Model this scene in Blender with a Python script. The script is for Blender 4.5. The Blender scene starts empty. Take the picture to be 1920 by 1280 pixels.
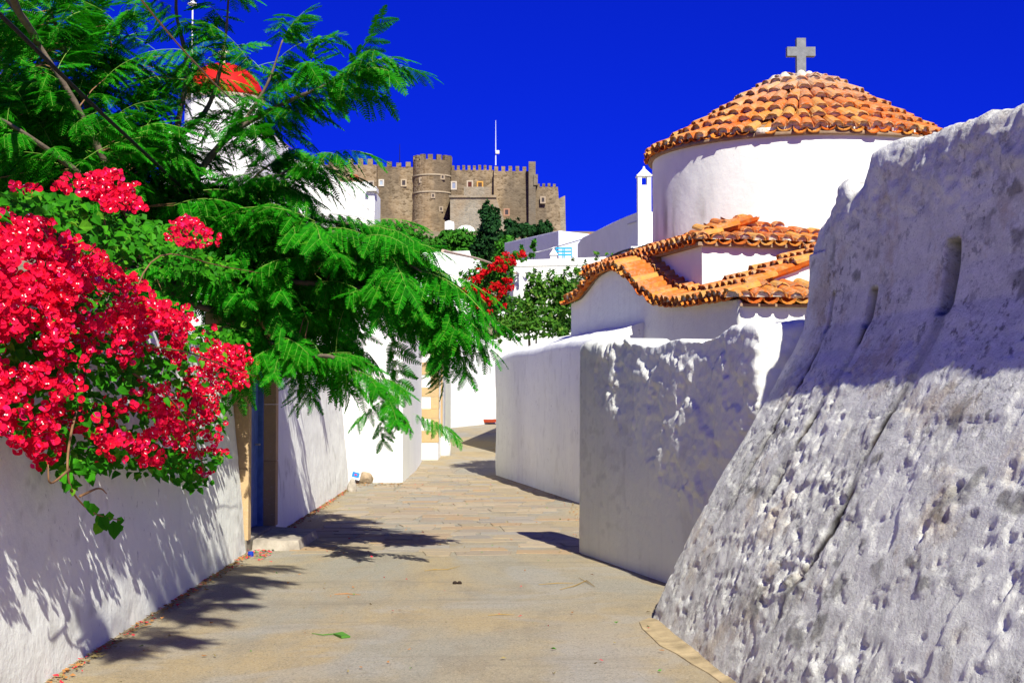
import bpy, math, random
import numpy as np
from mathutils import Vector, Matrix
random.seed(7); RNG = np.random.default_rng(11)
SC = bpy.context.scene
COL = SC.collection
# ---------------------------------------------------------------- camera, sky, sun, exposure
EYE = 1.6
FPX = 50/36*1920.0                      # focal length in photograph pixels
PITCH = math.atan(100/FPX)
cam = bpy.data.objects.new('camera', bpy.data.cameras.new('camera'))
cam.data.lens = 50; cam.data.sensor_width = 36; cam.data.clip_start = .1; cam.data.clip_end = 9000
cam.location = (0, 0, EYE); cam.rotation_euler = (math.pi/2+PITCH, 0, 0)
COL.objects.link(cam); SC.camera = cam

SUNV = Vector((.315, -1.01, 1.0)).normalized()          # towards the sun
EL = math.asin(SUNV.z); AZ = math.atan2(SUNV.x, SUNV.y)
w = bpy.data.worlds.new('World'); SC.world = w; w.use_nodes = True
nt = w.node_tree; nt.nodes.clear()
sky = nt.nodes.new('ShaderNodeTexSky'); sky.sky_type = 'NISHITA'; sky.sun_disc = False
sky.sun_elevation = EL; sky.sun_rotation = AZ; sky.air_density = .75; sky.dust_density = 0.0; sky.ozone_density = 7.0
sky.altitude = 300
gm = nt.nodes.new('ShaderNodeGamma'); gm.inputs[1].default_value = .75
tint = nt.nodes.new('ShaderNodeMix'); tint.data_type = 'RGBA'; tint.blend_type = 'MULTIPLY'
tint.inputs[0].default_value = 1; tint.inputs[7].default_value = (.011, .054, 1.04, 1)   # deep polarised blue
bg = nt.nodes.new('ShaderNodeBackground'); bg.inputs[1].default_value = .12
wo = nt.nodes.new('ShaderNodeOutputWorld')
nt.links.new(sky.outputs[0], gm.inputs[0]); nt.links.new(gm.outputs[0], tint.inputs[6])
nt.links.new(tint.outputs[2], bg.inputs[0]); nt.links.new(bg.outputs[0], wo.inputs[0])
sl = bpy.data.lights.new('sun', 'SUN'); sl.energy = 5.0; sl.angle = math.radians(.5); sl.color = (1, .965, .87)
so = bpy.data.objects.new('sun', sl); so.rotation_euler = SUNV.to_track_quat('Z', 'Y').to_euler(); so.location = (0, -10, 30)
COL.objects.link(so)
SC.view_settings.view_transform = 'Standard'; SC.view_settings.look = 'None'
SC.view_settings.exposure = .60; SC.view_settings.gamma = 1
try: SC.view_settings.use_curve_mapping = False
except Exception: pass
SC.render.engine = 'CYCLES'
SC.cycles.use_denoising = True
SC.cycles.max_bounces = 8; SC.cycles.diffuse_bounces = 5; SC.cycles.transparent_max_bounces = 8

# ---------------------------------------------------------------- geometry of the place
def ground_z(x, y):
    """height of the ground at a point: flat lane, gentle rise, then the castle hill"""
    y = np.asarray(y, float)
    z = np.where(y < 30, 0, np.where(y < 48, .04*(y-30), .72+.137*(y-48)))
    top = 41.4
    z = np.minimum(z, top)
    z = np.where(y > 420, top*np.clip(1-(y-420)/500, 0, 1)-4*np.clip((y-420)/500, 0, 1), z)
    return z
def ray(px, py):
    u = (px-960)/FPX; v = (640-py)/FPX
    return np.array((u, math.cos(PITCH)-v*math.sin(PITCH), math.sin(PITCH)+v*math.cos(PITCH)))
def P(px, py, Y):
    d = ray(px, py); t = Y/d[1]
    return np.array((d[0]*t, Y, EYE+d[2]*t))
def G(px, py):
    d = ray(px, py); lo, hi = .5, 400.
    for _ in range(50):
        m = (lo+hi)/2
        if EYE+d[2]*m/d[1]*1 > float(ground_z(0, m)): lo = m
        else: hi = m
    return P(px, py, lo)

# ---------------------------------------------------------------- noise
def _h(i, j, k, seed):
    n = (i.astype(np.int64)*374761393 + j.astype(np.int64)*668265263 + k.astype(np.int64)*2147483647 + seed*1274126177) & 0xffffffff
    n = ((n ^ (n >> 13))*1274126177) & 0xffffffff
    n = ((n ^ (n >> 15))*2246822519) & 0xffffffff
    return ((n ^ (n >> 16)) & 0xffff)/65535.0
def vnoise(p, seed=0):
    p = np.asarray(p, float); f = np.floor(p); t = p-f; t = t*t*t*(t*(t*6-15)+10); f = f.astype(np.int64)
    i, j, k = f[..., 0], f[..., 1], f[..., 2]; tx, ty, tz = t[..., 0], t[..., 1], t[..., 2]
    def L(a, b, q): return a+(b-a)*q
    c = lambda a, b, d: _h(i+a, j+b, k+d, seed)
    return L(L(L(c(0,0,0), c(1,0,0), tx), L(c(0,1,0), c(1,1,0), tx), ty),
             L(L(c(0,0,1), c(1,0,1), tx), L(c(0,1,1), c(1,1,1), tx), ty), tz)*2-1
def fbm(p, scale=1., octv=4, seed=0, gain=.5):
    p = np.asarray(p, float)/scale; a = 1; s = 0; n = 0
    for o in range(octv):
        s = s+a*vnoise(p*(2.03**o)+o*17.3, seed+o); n += a; a *= gain
    return s/n
def sstep(a, b, x):
    t = np.clip((x-a)/(b-a), 0, 1); return t*t*(3-2*t)

# ---------------------------------------------------------------- node materials
class NT:
    def __init__(s, name):
        s.m = bpy.data.materials.new(name); s.m.use_nodes = True; s.t = s.m.node_tree
        s.b = s.t.nodes['Principled BSDF']; s.b.inputs['Roughness'].default_value = .85
        s.b.inputs['Specular IOR Level'].default_value = .12
    def n(s, typ, **props):
        x = s.t.nodes.new('ShaderNode'+typ)
        for k, v in props.items(): setattr(x, k, v)
        return x
    def set(s, inp, v):
        if v is None: return
        if hasattr(v, 'is_output'): s.t.links.new(v, inp)
        else:
            if isinstance(v, tuple) and len(v) == 3 and inp.type == 'RGBA': v = (*v, 1)
            inp.default_value = v
    def pos(s, scale=(1, 1, 1), obj=False):
        o = s.n('TexCoord').outputs['Object'] if obj else s.n('NewGeometry').outputs['Position']
        m = s.n('Mapping'); s.set(m.inputs['Vector'], o); m.inputs['Scale'].default_value = scale
        return m.outputs[0]
    def noise(s, scale, vec, detail=6, rough=.6, dist=0):
        x = s.n('TexNoise'); s.set(x.inputs['Vector'], vec); x.inputs['Scale'].default_value = scale
        x.inputs['Detail'].default_value = detail; x.inputs['Roughness'].default_value = rough; x.inputs['Distortion'].default_value = dist
        return x.outputs[0]
    def voro(s, scale, vec, feature='F1', out=0, rnd=1):
        x = s.n('TexVoronoi', feature=feature); s.set(x.inputs['Vector'], vec); x.inputs['Scale'].default_value = scale
        x.inputs['Randomness'].default_value = rnd
        return x.outputs[out]
    def ramp(s, fac, a, b, lo=0., hi=1.):
        x = s.n('MapRange'); s.set(x.inputs[0], fac); x.inputs[1].default_value = a; x.inputs[2].default_value = b
        x.inputs[3].default_value = lo; x.inputs[4].default_value = hi
        return x.outputs[0]
    def cramp(s, fac, stops):
        x = s.n('ValToRGB'); s.set(x.inputs[0], fac); e = x.color_ramp.elements
        while len(e) < len(stops): e.new(.5)
        for q, (p, c) in zip(e, stops): q.position = p; q.color = (*c, 1)
        return x.outputs[0]
    def math(s, op, a, b=None):
        x = s.n('Math', operation=op); s.set(x.inputs[0], a); s.set(x.inputs[1], b); return x.outputs[0]
    def mix(s, fac, a, b, blend='MIX'):
        x = s.n('Mix', data_type='RGBA', blend_type=blend); s.set(x.inputs[0], fac); s.set(x.inputs[6], a); s.set(x.inputs[7], b)
        return x.outputs[2]
    def attr(s, name): return s.n('Attribute', attribute_name=name).outputs['Fac']
    def color(s, c): s.set(s.b.inputs['Base Color'], c)
    def bump(s, h, strength=.5, dist=.02, prev=None):
        x = s.n('Bump'); x.inputs['Strength'].default_value = strength; x.inputs['Distance'].default_value = dist
        s.set(x.inputs['Height'], h); s.set(x.inputs['Normal'], prev); return x.outputs[0]
    def normal(s, nrm): s.set(s.b.inputs['Normal'], nrm)

def plain(name, c, rough=.8, var=.12, scale=6, metal=0, bump=0, bscale=40):
    t = NT(name); v = t.pos(); f = t.noise(scale, v)
    lo = tuple(max(0, k*(1-var)) for k in c); hi = tuple(min(1, k*(1+var)) for k in c)
    t.color(t.mix(t.ramp(f, .3, .7), lo, hi)); t.b.inputs['Roughness'].default_value = rough; t.b.inputs['Metallic'].default_value = metal
    if bump: t.normal(t.bump(t.noise(bscale, v), bump, .01))
    return t.m
def whitewash(name, base=(.80, .785, .75), grime=(.42, .41, .40), amount=.35, spots=.5, bump=.5, bs=1., streak=0.):
    """lime wash over rough plaster: soft grey patches, dark specks, relief"""
    t = NT(name); v = t.pos()
    big = t.noise(.9, v, 5, .62); c = t.mix(t.ramp(big, .35, .65), base, tuple(k*.93 for k in base))
    st = t.noise(1, t.pos((5., 5., .55)), 6, .65)
    c = t.mix(t.math('MULTIPLY', t.ramp(st, .52, .74), amount*.7+streak), c, grime)
    sm = t.noise(2.6, v, 7, .7, .4); c = t.mix(t.math('MULTIPLY', t.ramp(sm, .56, .72), amount), c, tuple(k*1.15 for k in grime))
    sp = t.noise(26, t.pos((1, 1, .55)), 3, .5); msk = t.ramp(t.noise(1.7, v, 3), .42, .6)
    c = t.mix(t.math('MULTIPLY', t.math('MULTIPLY', t.ramp(sp, .66, .72), msk), spots), c, (.2, .19, .18))
    c = t.mix(t.math('MULTIPLY', t.attr('stain_and_shade'), .9), c, (.10, .085, .055))
    t.color(c); t.b.inputs['Roughness'].default_value = .92
    h1 = t.noise(9*bs, v, 8, .62); h2 = t.voro(22*bs, t.pos((1, 1, .6)))
    t.normal(t.bump(h2, bump*.25, .012, t.bump(h1, bump, .03)))
    return t.m

# ---------------------------------------------------------------- object helpers
def props(o, label=None, cat=None, group=None, kind=None):
    if label: o['label'] = label
    if cat: o['category'] = cat
    if group: o['group'] = group
    if kind: o['kind'] = kind
    return o
def mkmesh(name, V, F, mats, midx=None, smooth=False, attrs=None):
    V = np.asarray(V, float); me = bpy.data.meshes.new(name)
    if isinstance(F, np.ndarray) and F.ndim == 2:
        k = F.shape[1]; n = len(F)
        me.vertices.add(len(V)); me.vertices.foreach_set('co', V.astype(np.float32).ravel())
        me.loops.add(n*k); me.loops.foreach_set('vertex_index', F.astype(np.int32).ravel())
        me.polygons.add(n); me.polygons.foreach_set('loop_start', np.arange(0, n*k, k, dtype=np.int32))
        me.update(calc_edges=True)
    else:
        me.from_pydata(V.tolist(), [], [list(map(int, f)) for f in F]); me.update()
    for m in (mats if isinstance(mats, (list, tuple)) else [mats]): me.materials.append(m)
    if midx is not None: me.polygons.foreach_set('material_index', np.asarray(midx, np.int32))
    me.polygons.foreach_set('use_smooth', np.full(len(me.polygons), bool(smooth)))
    for k, a in (attrs or {}).items():
        at = me.attributes.new(k, 'FLOAT', 'POINT'); at.data.foreach_set('value', np.asarray(a, np.float32).ravel())
    return me
ROOT = {}
def worldloc(p):
    q = Vector((0, 0, 0))
    while p is not None: q = q+p.location; p = p.parent
    return q
def obj(name, V, F, mats, parent=None, smooth=False, midx=None, attrs=None, pivot=None):
    """one mesh object from world coordinates; its origin at the base centre of its box"""
    V = np.asarray(V, float); lo = V.min(0); hi = V.max(0)
    c = np.array(((lo[0]+hi[0])/2, (lo[1]+hi[1])/2, lo[2])) if pivot is None else np.asarray(pivot, float)
    o = bpy.data.objects.new(name, mkmesh(name, V-c, F, mats, midx, smooth, attrs))
    COL.objects.link(o)
    if parent is not None: o.parent = parent; o.location = Vector(c)-worldloc(parent)
    else: o.location = c
    return o
def inst(name, me, M, parent=None):
    """one object of shared mesh data placed by a world matrix"""
    o = bpy.data.objects.new(name, me); COL.objects.link(o); M = Matrix(M)
    if parent is not None: o.parent = parent; M = Matrix.Translation(-worldloc(parent)) @ M
    o.matrix_basis = M
    return o
def empty(name, loc, label, cat, group=None):
    o = bpy.data.objects.new(name, None); o.location = loc; o.empty_display_size = .2; COL.objects.link(o)
    return props(o, label, cat, group)
class MB:
    """collects simple shapes into one mesh"""
    def __init__(s): s.V = []; s.F = []; s.mi = []; s.cur = 0
    def add(s, V, F):
        n = len(s.V); s.V += [tuple(map(float, v)) for v in V]; s.F += [[n+i for i in f] for f in F]; s.mi += [s.cur]*len(F); return s
    def hexa(s, b, t):
        """bottom ring b and top ring t (counter-clockwise from above)"""
        n = len(b)
        return s.add(list(b)+list(t), [list(range(n))[::-1], list(range(n, 2*n))]+[[i, (i+1) % n, n+(i+1) % n, n+i] for i in range(n)])
    def box(s, lo, hi):
        (a, b, c), (d, e, f) = lo, hi
        return s.hexa([(a,b,c),(d,b,c),(d,e,c),(a,e,c)], [(a,b,f),(d,b,f),(d,e,f),(a,e,f)])
    def obox(s, c, ax, half):
        """oriented box: centre, three axes, half sizes"""
        c = np.asarray(c, float); X, Y, Z = [np.asarray(a, float)*h for a, h in zip(ax, half)]
        return s.hexa([c-X-Y-Z, c+X-Y-Z, c+X+Y-Z, c-X+Y-Z], [c-X-Y+Z, c+X-Y+Z, c+X+Y+Z, c-X+Y+Z])
    def prism(s, poly, z0, z1):
        return s.hexa([(x, y, z0) for x, y in poly], [(x, y, z1) for x, y in poly])
    def tube(s, pts, rad, n=6, cap=True):
        pts = [np.asarray(p, float) for p in pts]; R = rad if hasattr(rad, '__len__') else [rad]*len(pts); rings = []; up = None
        for i, p in enumerate(pts):
            d = pts[min(i+1, len(pts)-1)]-pts[max(i-1, 0)]; d = d/(np.linalg.norm(d)+1e-9)
            if up is None: up = np.array((0, 0, 1.)) if abs(d[2]) < .9 else np.array((1., 0, 0))
            x = np.cross(up, d); x /= np.linalg.norm(x)+1e-9; y = np.cross(d, x); up = y
            rings.append([p+R[i]*(math.cos(2*math.pi*k/n)*x+math.sin(2*math.pi*k/n)*y) for k in range(n)])
        V = [v for r in rings for v in r]; F = []
        for i in range(len(pts)-1):
            for k in range(n): F.append([i*n+k, i*n+(k+1) % n, (i+1)*n+(k+1) % n, (i+1)*n+k])
        if cap: F += [list(range(n))[::-1], [len(V)-n+k for k in range(n)]]
        return s.add(V, F)
    def lathe(s, prof, c, n=32, a0=0, a1=2*math.pi):
        full = abs(a1-a0-2*math.pi) < 1e-6; m = n if full else n+1; V = []; F = []
        for r, z in prof:
            for k in range(m):
                a = a0+(a1-a0)*k/n; V.append((c[0]+r*math.cos(a), c[1]+r*math.sin(a), c[2]+z))
        for i in range(len(prof)-1):
            for k in range(n): F.append([i*m+k, i*m+(k+1) % m, (i+1)*m+(k+1) % m, (i+1)*m+k])
        if full: F += [list(range(m))[::-1], [len(V)-m+k for k in range(m)]]
        return s.add(V, F)
    def build(s, name, mats, parent=None, smooth=False, pivot=None):
        return obj(name, s.V, s.F, mats, parent, smooth, s.mi if any(s.mi) else None, None, pivot)
def join_instances(T, mats4):
    """arrays of one template mesh (V, F quads/tris padded) copied by N matrices"""
    V, F, mi = T; N = len(mats4); A = np.asarray([np.array(m) for m in mats4])
    VV = np.einsum('nij,vj->nvi', A[:, :3, :3], V)+A[:, None, :3, 3]
    FF = (np.asarray(F)[None]+(np.arange(N)*len(V))[:, None, None]).reshape(-1, np.asarray(F).shape[1])
    return VV.reshape(-1, 3), FF, np.tile(np.asarray(mi), N)
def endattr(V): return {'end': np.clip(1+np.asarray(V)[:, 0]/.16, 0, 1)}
def scatter(name, templates, placed, mats, parent, limit, stuffname, smooth=False, maxstuff=None):
    """placed: list of (template index, matrix); the nearest `limit` become objects, the rest one joined part"""
    placed = sorted(placed, key=lambda q: q[1].translation.length)
    mes = [mkmesh(name, T[0], np.asarray(T[1]), mats, T[2], smooth, endattr(T[0])) for T in templates]
    for ti, M in placed[:limit]: inst(name, mes[ti], M, parent)
    rest = placed[limit:]
    if rest:
        Vs = []; Fs = []; Ms = []; Es = []; off = 0
        for ti in range(len(templates)):
            ms = [M for q, M in rest if q == ti]
            if not ms: continue
            V, F, mi = join_instances(templates[ti], ms); Vs.append(V); Fs.append(F+off); Ms.append(mi); Es.append(np.tile(endattr(templates[ti][0])['end'], len(ms))); off += len(V)
        o = obj(stuffname, np.concatenate(Vs), np.concatenate(Fs), mats, parent, smooth, np.concatenate(Ms), {'end': np.concatenate(Es)}); props(o, kind='stuff')
        return o
def frame(o, x, z):
    """matrix with local +X along x and local +Z near z"""
    x = Vector(x).normalized(); y = Vector(z).cross(x)
    if y.length < 1e-4: y = Vector((0, 1, 0)).cross(x)
    y.normalize(); z = x.cross(y)
    return Matrix(((x.x, y.x, z.x, o[0]), (x.y, y.y, z.y, o[1]), (x.z, y.z, z.z, o[2]), (0, 0, 0, 1)))
def smoothline(pts, n=8):
    """Catmull-Rom through points"""
    p = [np.asarray(q, float) for q in pts]; p = [2*p[0]-p[1]]+p+[2*p[-1]-p[-2]]; out = []
    for i in range(1, len(p)-2):
        for k in range(n):
            t = k/n
            out.append(.5*((2*p[i])+(p[i+1]-p[i-1])*t+(2*p[i-1]-5*p[i]+4*p[i+1]-p[i+2])*t*t+(3*p[i]-p[i-1]-3*p[i+1]+p[i+2])*t**3))
    out.append(p[-2]); return out

# ---------------------------------------------------------------- swept wall with plaster relief
def resample(pts, step):
    out = []; 
    for a, b in zip(pts[:-1], pts[1:]):
        a = np.asarray(a, float); b = np.asarray(b, float); n = max(1, int(round(np.linalg.norm(b-a)/step)))
        out += [a+(b-a)*k/n for k in range(n)]
    out.append(np.asarray(pts[-1], float)); return np.array(out)
def slab(name, pts, side, prof, mat, parent=None, step=.06, disp=None, soft=0, endtaper=True):
    """sweep the section prof(s)->(M,2) of (outward offset, z) along pts; side=+1: outward is to the left of travel"""
    Q = resample(pts, step)
    for _ in range(soft): Q[1:-1] = (Q[:-2]+2*Q[1:-1]+Q[2:])/4
    T = np.gradient(Q, axis=0); T /= np.linalg.norm(T, axis=1)[:, None]
    O = np.stack((-T[:, 1], T[:, 0]), 1)*side
    S = np.concatenate(([0], np.cumsum(np.linalg.norm(np.diff(Q, axis=0), axis=1))))
    V = []
    for q, o, s in zip(Q, O, S):
        c = prof(s); gz = float(ground_z(q[0], q[1]))
        V.append(np.stack((q[0]+o[0]*c[:, 0], q[1]+o[1]*c[:, 0], c[:, 1]+gz), 1))
    V = np.array(V); dU = np.gradient(V, axis=0); dV = np.gradient(V, axis=1); N = np.cross(dU, dV)
    N /= np.linalg.norm(N, axis=2)[..., None]+1e-9
    m = V.shape[1]//5
    flip = (N[:, m, :2]*O).sum() < 0
    if flip: N = -N
    attrs = {}
    if disp is not None:
        d, st = disp(V, S[:, None]*np.ones((1, V.shape[1])))
        V = V+N*d[..., None]; attrs['stain_and_shade'] = st
    n, k = V.shape[:2]; idx = np.arange(n*k).reshape(n, k)
    F = np.stack((idx[:-1, :-1], idx[1:, :-1], idx[1:, 1:], idx[:-1, 1:]), -1).reshape(-1, 4)
    if flip: F = F[:, ::-1]
    VV = V.reshape(-1, 3)
    # end caps
    def cap(row, rev):
        nonlocal VV, F, attrs
        c0 = len(VV); VV = np.concatenate((VV, V[row])); f = list(range(c0, c0+k))
        return f[::-1] if rev else f
    f1 = cap(0, flip); f2 = cap(-1, not flip)
    FL = [tuple(f) for f in F]+[tuple(f1), tuple(f2)]
    if 'stain_and_shade' in attrs: attrs['stain_and_shade'] = np.concatenate((attrs['stain_and_shade'].ravel(), np.zeros(len(VV)-n*k)))
    return obj(name, VV, FL, mat, parent, True, None, attrs)
def wallprof(h, t, batter=0., zb=-.25, nf=36, r=.07, rt=7):
    """section of a plain wall: front face, rounded top, back face"""
    hf = h if callable(h) else (lambda s: h)
    def f(s):
        H = hf(s); z = np.linspace(zb, H-r, nf); c = [np.stack((-batter*np.maximum(z, 0), z), 1)]
        a = np.linspace(0, math.pi/2, 5)[1:]; o = -batter*(H-r)
        c.append(np.stack((o-r+r*np.cos(a), H-r+r*np.sin(a)), 1))
        c.append(np.stack((np.linspace(o-r, -t+r, rt)[1:], np.full(rt-1, H)), 1))
        a = np.linspace(0, math.pi/2, 5)[1:]; c.append(np.stack((-t+r-r*np.sin(a), H-r+r*np.cos(a)), 1))
        c.append(np.stack((np.full(6, -t), np.linspace(H-r, zb, 7)[1:]), 1))
        return np.concatenate(c)
    return f
# ---------------------------------------------------------------- materials
WHITE = whitewash('whitewash_smooth', (.84, .85, .765), amount=.10, spots=.25, bump=.18)
WALLW = whitewash('whitewash_rough', (.84, .855, .78), (.50, .49, .50), amount=.28, spots=.6, bump=.40)
PLAST = whitewash('whitewash_peeling', (.80, .81, .71), (.46, .44, .40), amount=.30, spots=.25, bump=.45)
CHURCHW = whitewash('whitewash_church', (.84, .85, .75), (.46, .45, .45), amount=.16, spots=.2, bump=.22)
def buttress_mat():
    t = NT('weathered_limewash'); v = t.pos(); sv = t.pos((1., .66, 1.))
    n1 = t.noise(2.3, v, 7, .66); c = t.mix(t.ramp(n1, .36, .62), (.64, .64, .55), (.83, .83, .71))
    n2 = t.noise(11, sv, 8, .72); c = t.mix(t.ramp(n2, .50, .60), c, (.84, .84, .73))
    n3 = t.noise(6.5, sv, 8, .74, .3); c = t.mix(t.math('MULTIPLY', t.ramp(n3, .56, .64), .55), c, (.21, .20, .185))
    msk = t.ramp(t.noise(1.3, t.pos((1, 1, 1)), 3), .46, .62)
    n4 = t.noise(17, sv, 6, .7); c = t.mix(t.math('MULTIPLY', t.math('MULTIPLY', t.ramp(n4, .54, .62), msk), .75), c, (.13, .125, .12))
    n5 = t.noise(2.1, t.pos((1., .8, 1.)), 6, .7); c = t.mix(t.math('MULTIPLY', t.ramp(n5, .54, .66), .50), c, (.50, .38, .22))
    n6 = t.noise(60, v, 3, .6); c = t.mix(t.math('MULTIPLY', t.ramp(n6, .60, .7), .5), c, (.22, .21, .20))
    c = t.mix(t.attr('stain_and_shade'), c, t.mix(t.ramp(t.noise(14, v, 5), .5, .75), (.022, .018, .013), (.13, .085, .04)))
    t.color(c); t.b.inputs['Roughness'].default_value = .95
    h = t.noise(16, sv, 9, .72); h2 = t.noise(55, sv, 6, .7); h3 = t.ramp(n2, .48, .54)
    t.normal(t.bump(h3, .25, .006, t.bump(h2, .8, .010, t.bump(h, .55, .016))))
    return t.m
BUTT = buttress_mat()
def lane_mat():
    t = NT('worn_concrete'); v = t.pos(); pv = t.pos((1, .42, 1))
    a = t.noise(.55, pv, 6, .62, .5); c = t.mix(t.ramp(a, .42, .58), (.365, .285, .155), (.285, .265, .205))
    b = t.noise(1.9, pv, 7, .68); c = t.mix(t.math('MULTIPLY', t.ramp(b, .5, .68), .55), c, (.21, .175, .12))
    g = t.noise(.8, t.pos((.8, .8, 1)), 4, .6, 1.2); c = t.mix(t.math('MULTIPLY', t.ramp(g, .54, .60), .42), c, (.33, .315, .275))
    # greyer poured strip in the right foreground
    sep = t.n('SeparateXYZ'); t.set(sep.inputs[0], t.pos()); w = t.math('ADD', sep.outputs[0], t.math('MULTIPLY', t.noise(2.5, v, 5), .5))
    gy = t.math('MULTIPLY', t.math('MULTIPLY', t.ramp(w, .42, .6), t.ramp(w, 1.25, .95)), t.ramp(sep.outputs[1], 10.6, 9.0))
    c = t.mix(t.math('MULTIPLY', gy, .55), c, (.30, .295, .28))
    s = t.noise(95, v, 3, .6); c = t.mix(t.math('MULTIPLY', t.ramp(s, .54, .64), .6), c, (.48, .42, .31))
    s2 = t.noise(70, t.pos((1, 1, 1.3)), 3, .6); c = t.mix(t.math('MULTIPLY', t.ramp(s2, .55, .65), .65), c, (.14, .12, .09))
    st = t.noise(1.3, t.pos((.35, 2.2, 1)), 7, .7, .6); c = t.mix(t.math('MULTIPLY', t.ramp(st, .55, .68), .45), c, (.20, .17, .12))
    dk = t.noise(5.5, v, 6, .72); c = t.mix(t.math('MULTIPLY', t.ramp(dk, .58, .70), .45), c, (.19, .165, .125))
    t.color(c); t.b.inputs['Roughness'].default_value = .9
    t.normal(t.bump(t.noise(75, v, 5, .7), .9, .008, t.bump(t.noise(9, pv, 7, .65), .35, .02)))
    return t.m
LANE = lane_mat()
def stone_mat(name, cols, scale=30, bump=.5, rnd=True):
    """stone whose colour differs from piece to piece"""
    t = NT(name); v = t.pos()
    r = t.n('ObjectInfo').outputs['Random']; k = len(cols)
    c = t.cramp(r, [((i+.5)/k, c_) for i, c_ in enumerate(cols)])
    f = t.noise(scale*.2, v, 7, .7); c = t.mix(t.ramp(f, .35, .7, 0, .55), c, t.mix(.5, c, (.20, .18, .15)))
    f2 = t.noise(scale*2, v, 4, .6); c = t.mix(t.ramp(f2, .58, .7, 0, .35), c, (.60, .54, .42))
    t.color(c); t.normal(t.bump(t.noise(scale, v, 7, .7), bump, .015)); t.b.inputs['Roughness'].default_value = .9
    return t.m
FLAG = stone_mat('flagstone', [(.32,.26,.165), (.38,.30,.19), (.27,.24,.19), (.38,.26,.14), (.31,.28,.225), (.40,.32,.21)])
QUOIN = stone_mat('tan_sandstone', [(.56,.38,.17), (.60,.42,.20), (.52,.36,.17)], 26, .6)
TAN = stone_mat('tan_jamb_stone', [(.50,.34,.16), (.55,.38,.19)], 18, .5)
EARTH = plain('dry_earth', (.23, .19, .11), .95, .35, .6, bump=.5, bscale=8)
STRIPM = plain('yellow_cement', (.40, .31, .17), .9, .35, 5, bump=.5, bscale=60)
BLUE = plain('blue_paint', (.10, .19, .45), .45, .2, 12)
CEMENT = plain('grey_cement', (.34, .30, .24), .9, .3, 7, bump=.6, bscale=40)
METAL = plain('grey_metal', (.42, .42, .42), .4, .1, 10, metal=.6)
DARK = plain('dark_opening', (.02, .018, .016), .9)
CABLE = plain('black_rubber', (.015, .014, .013), .6)

# ---------------------------------------------------------------- ground and lane
ys = np.concatenate((np.arange(-40, 30, 5), np.arange(30, 60, 3), np.arange(60, 430, 10), np.arange(430, 930, 50), [1500, 3000, 6000]))
xs = np.concatenate(([-4000, -1500, -700], np.arange(-300, 301, 25), [700, 1500, 4000]))
gx, gy = np.meshgrid(xs, ys, indexing='ij'); gz = ground_z(gx, gy)
bumpy = np.where(gy > 60, fbm(np.stack((gx, gy, gx*0), -1), 45, 3, 5)*1.2, 0)*(np.abs(gx) < 650)
gz = gz+np.where(gy > 330, 0, bumpy)
n0, n1 = gx.shape; ix = np.arange(n0*n1).reshape(n0, n1)
quads = np.stack((ix[:-1, :-1], ix[1:, :-1], ix[1:, 1:], ix[:-1, 1:]), -1).reshape(-1, 4)
props(obj('ground', np.stack((gx, gy, gz), -1).reshape(-1, 3), quads, EARTH, smooth=True, pivot=(0, 0, 0)), kind='structure')
ly = np.concatenate((np.arange(-6, 30, 1.), np.arange(30, 58.1, 1.))); lx = np.linspace(-6.5, 6.5, 14)
gx, gy = np.meshgrid(lx, ly, indexing='ij'); n0, n1 = gx.shape; ix = np.arange(n0*n1).reshape(n0, n1)
quads = np.stack((ix[:-1, :-1], ix[1:, :-1], ix[1:, 1:], ix[:-1, 1:]), -1).reshape(-1, 4)
lane = props(obj('lane', np.stack((gx, gy, ground_z(gx, gy)+.004), -1).reshape(-1, 3), quads, LANE, pivot=(0, 0, 0)), kind='structure')

# flagstones let into the lane, each one a piece
def left_x(y): return -2.6-.012*(y-7.9)
def right_x(y):
    if y < 10.2: return 1.03+.088*(10.2-y)
    if y < 14.46: return .68+.28*(14.46-y)
    if y < 21.3: return .96
    return -.32+.18*(28.4-y)
rr = random.Random(5); row = 0; y = 14.2
stones = []
while y < 31:
    dy = rr.uniform(.26, .44); x = left_x(y)+.25+rr.uniform(0, .3)
    while x < right_x(y+dy)-.15:
        dx = rr.uniform(.3, .75)
        if x+dx < right_x(y+dy)-.05 and rr.random() < .86:
            sk = .16*(x+.8)
            g = .016; j = lambda a=.045: rr.uniform(-a, a)
            stones.append([(x+g+j(), y+g+sk+j()), (x+dx/2+j(), y+g+sk+j()-.01), (x+dx-g+j(), y+g+sk+j()), (x+dx-g+j(), y+dy-g+sk+j()), (x+dx/2+j(), y+dy-g+sk+j()+.01), (x+g+j(), y+dy-g+sk+j())])
        x += dx
    y += dy
stones.sort(key=lambda s: s[0][1])
for i, s in enumerate(stones[:300]):
    c = np.mean(s, 0); zz = float(ground_z(c[0], c[1])); h = rr.uniform(.009, .014)
    b = MB(); b.hexa([(px_, py_, float(ground_z(px_, py_))-.03) for px_, py_ in s],
                     [(c[0]+(px_-c[0])*.97, c[1]+(py_-c[1])*.97, float(ground_z(px_, py_))+h) for px_, py_ in s])
    b.build('flagstone', FLAG, lane)
if len(stones) > 300:
    b = MB()
    for s in stones[300:]: b.hexa([(p_, q_, float(ground_z(p_, q_))-.03) for p_, q_ in s], [(p_, q_, float(ground_z(p_, q_))+.01) for p_, q_ in s])
    props(b.build('flagstones', FLAG, lane), kind='stuff')

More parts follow.
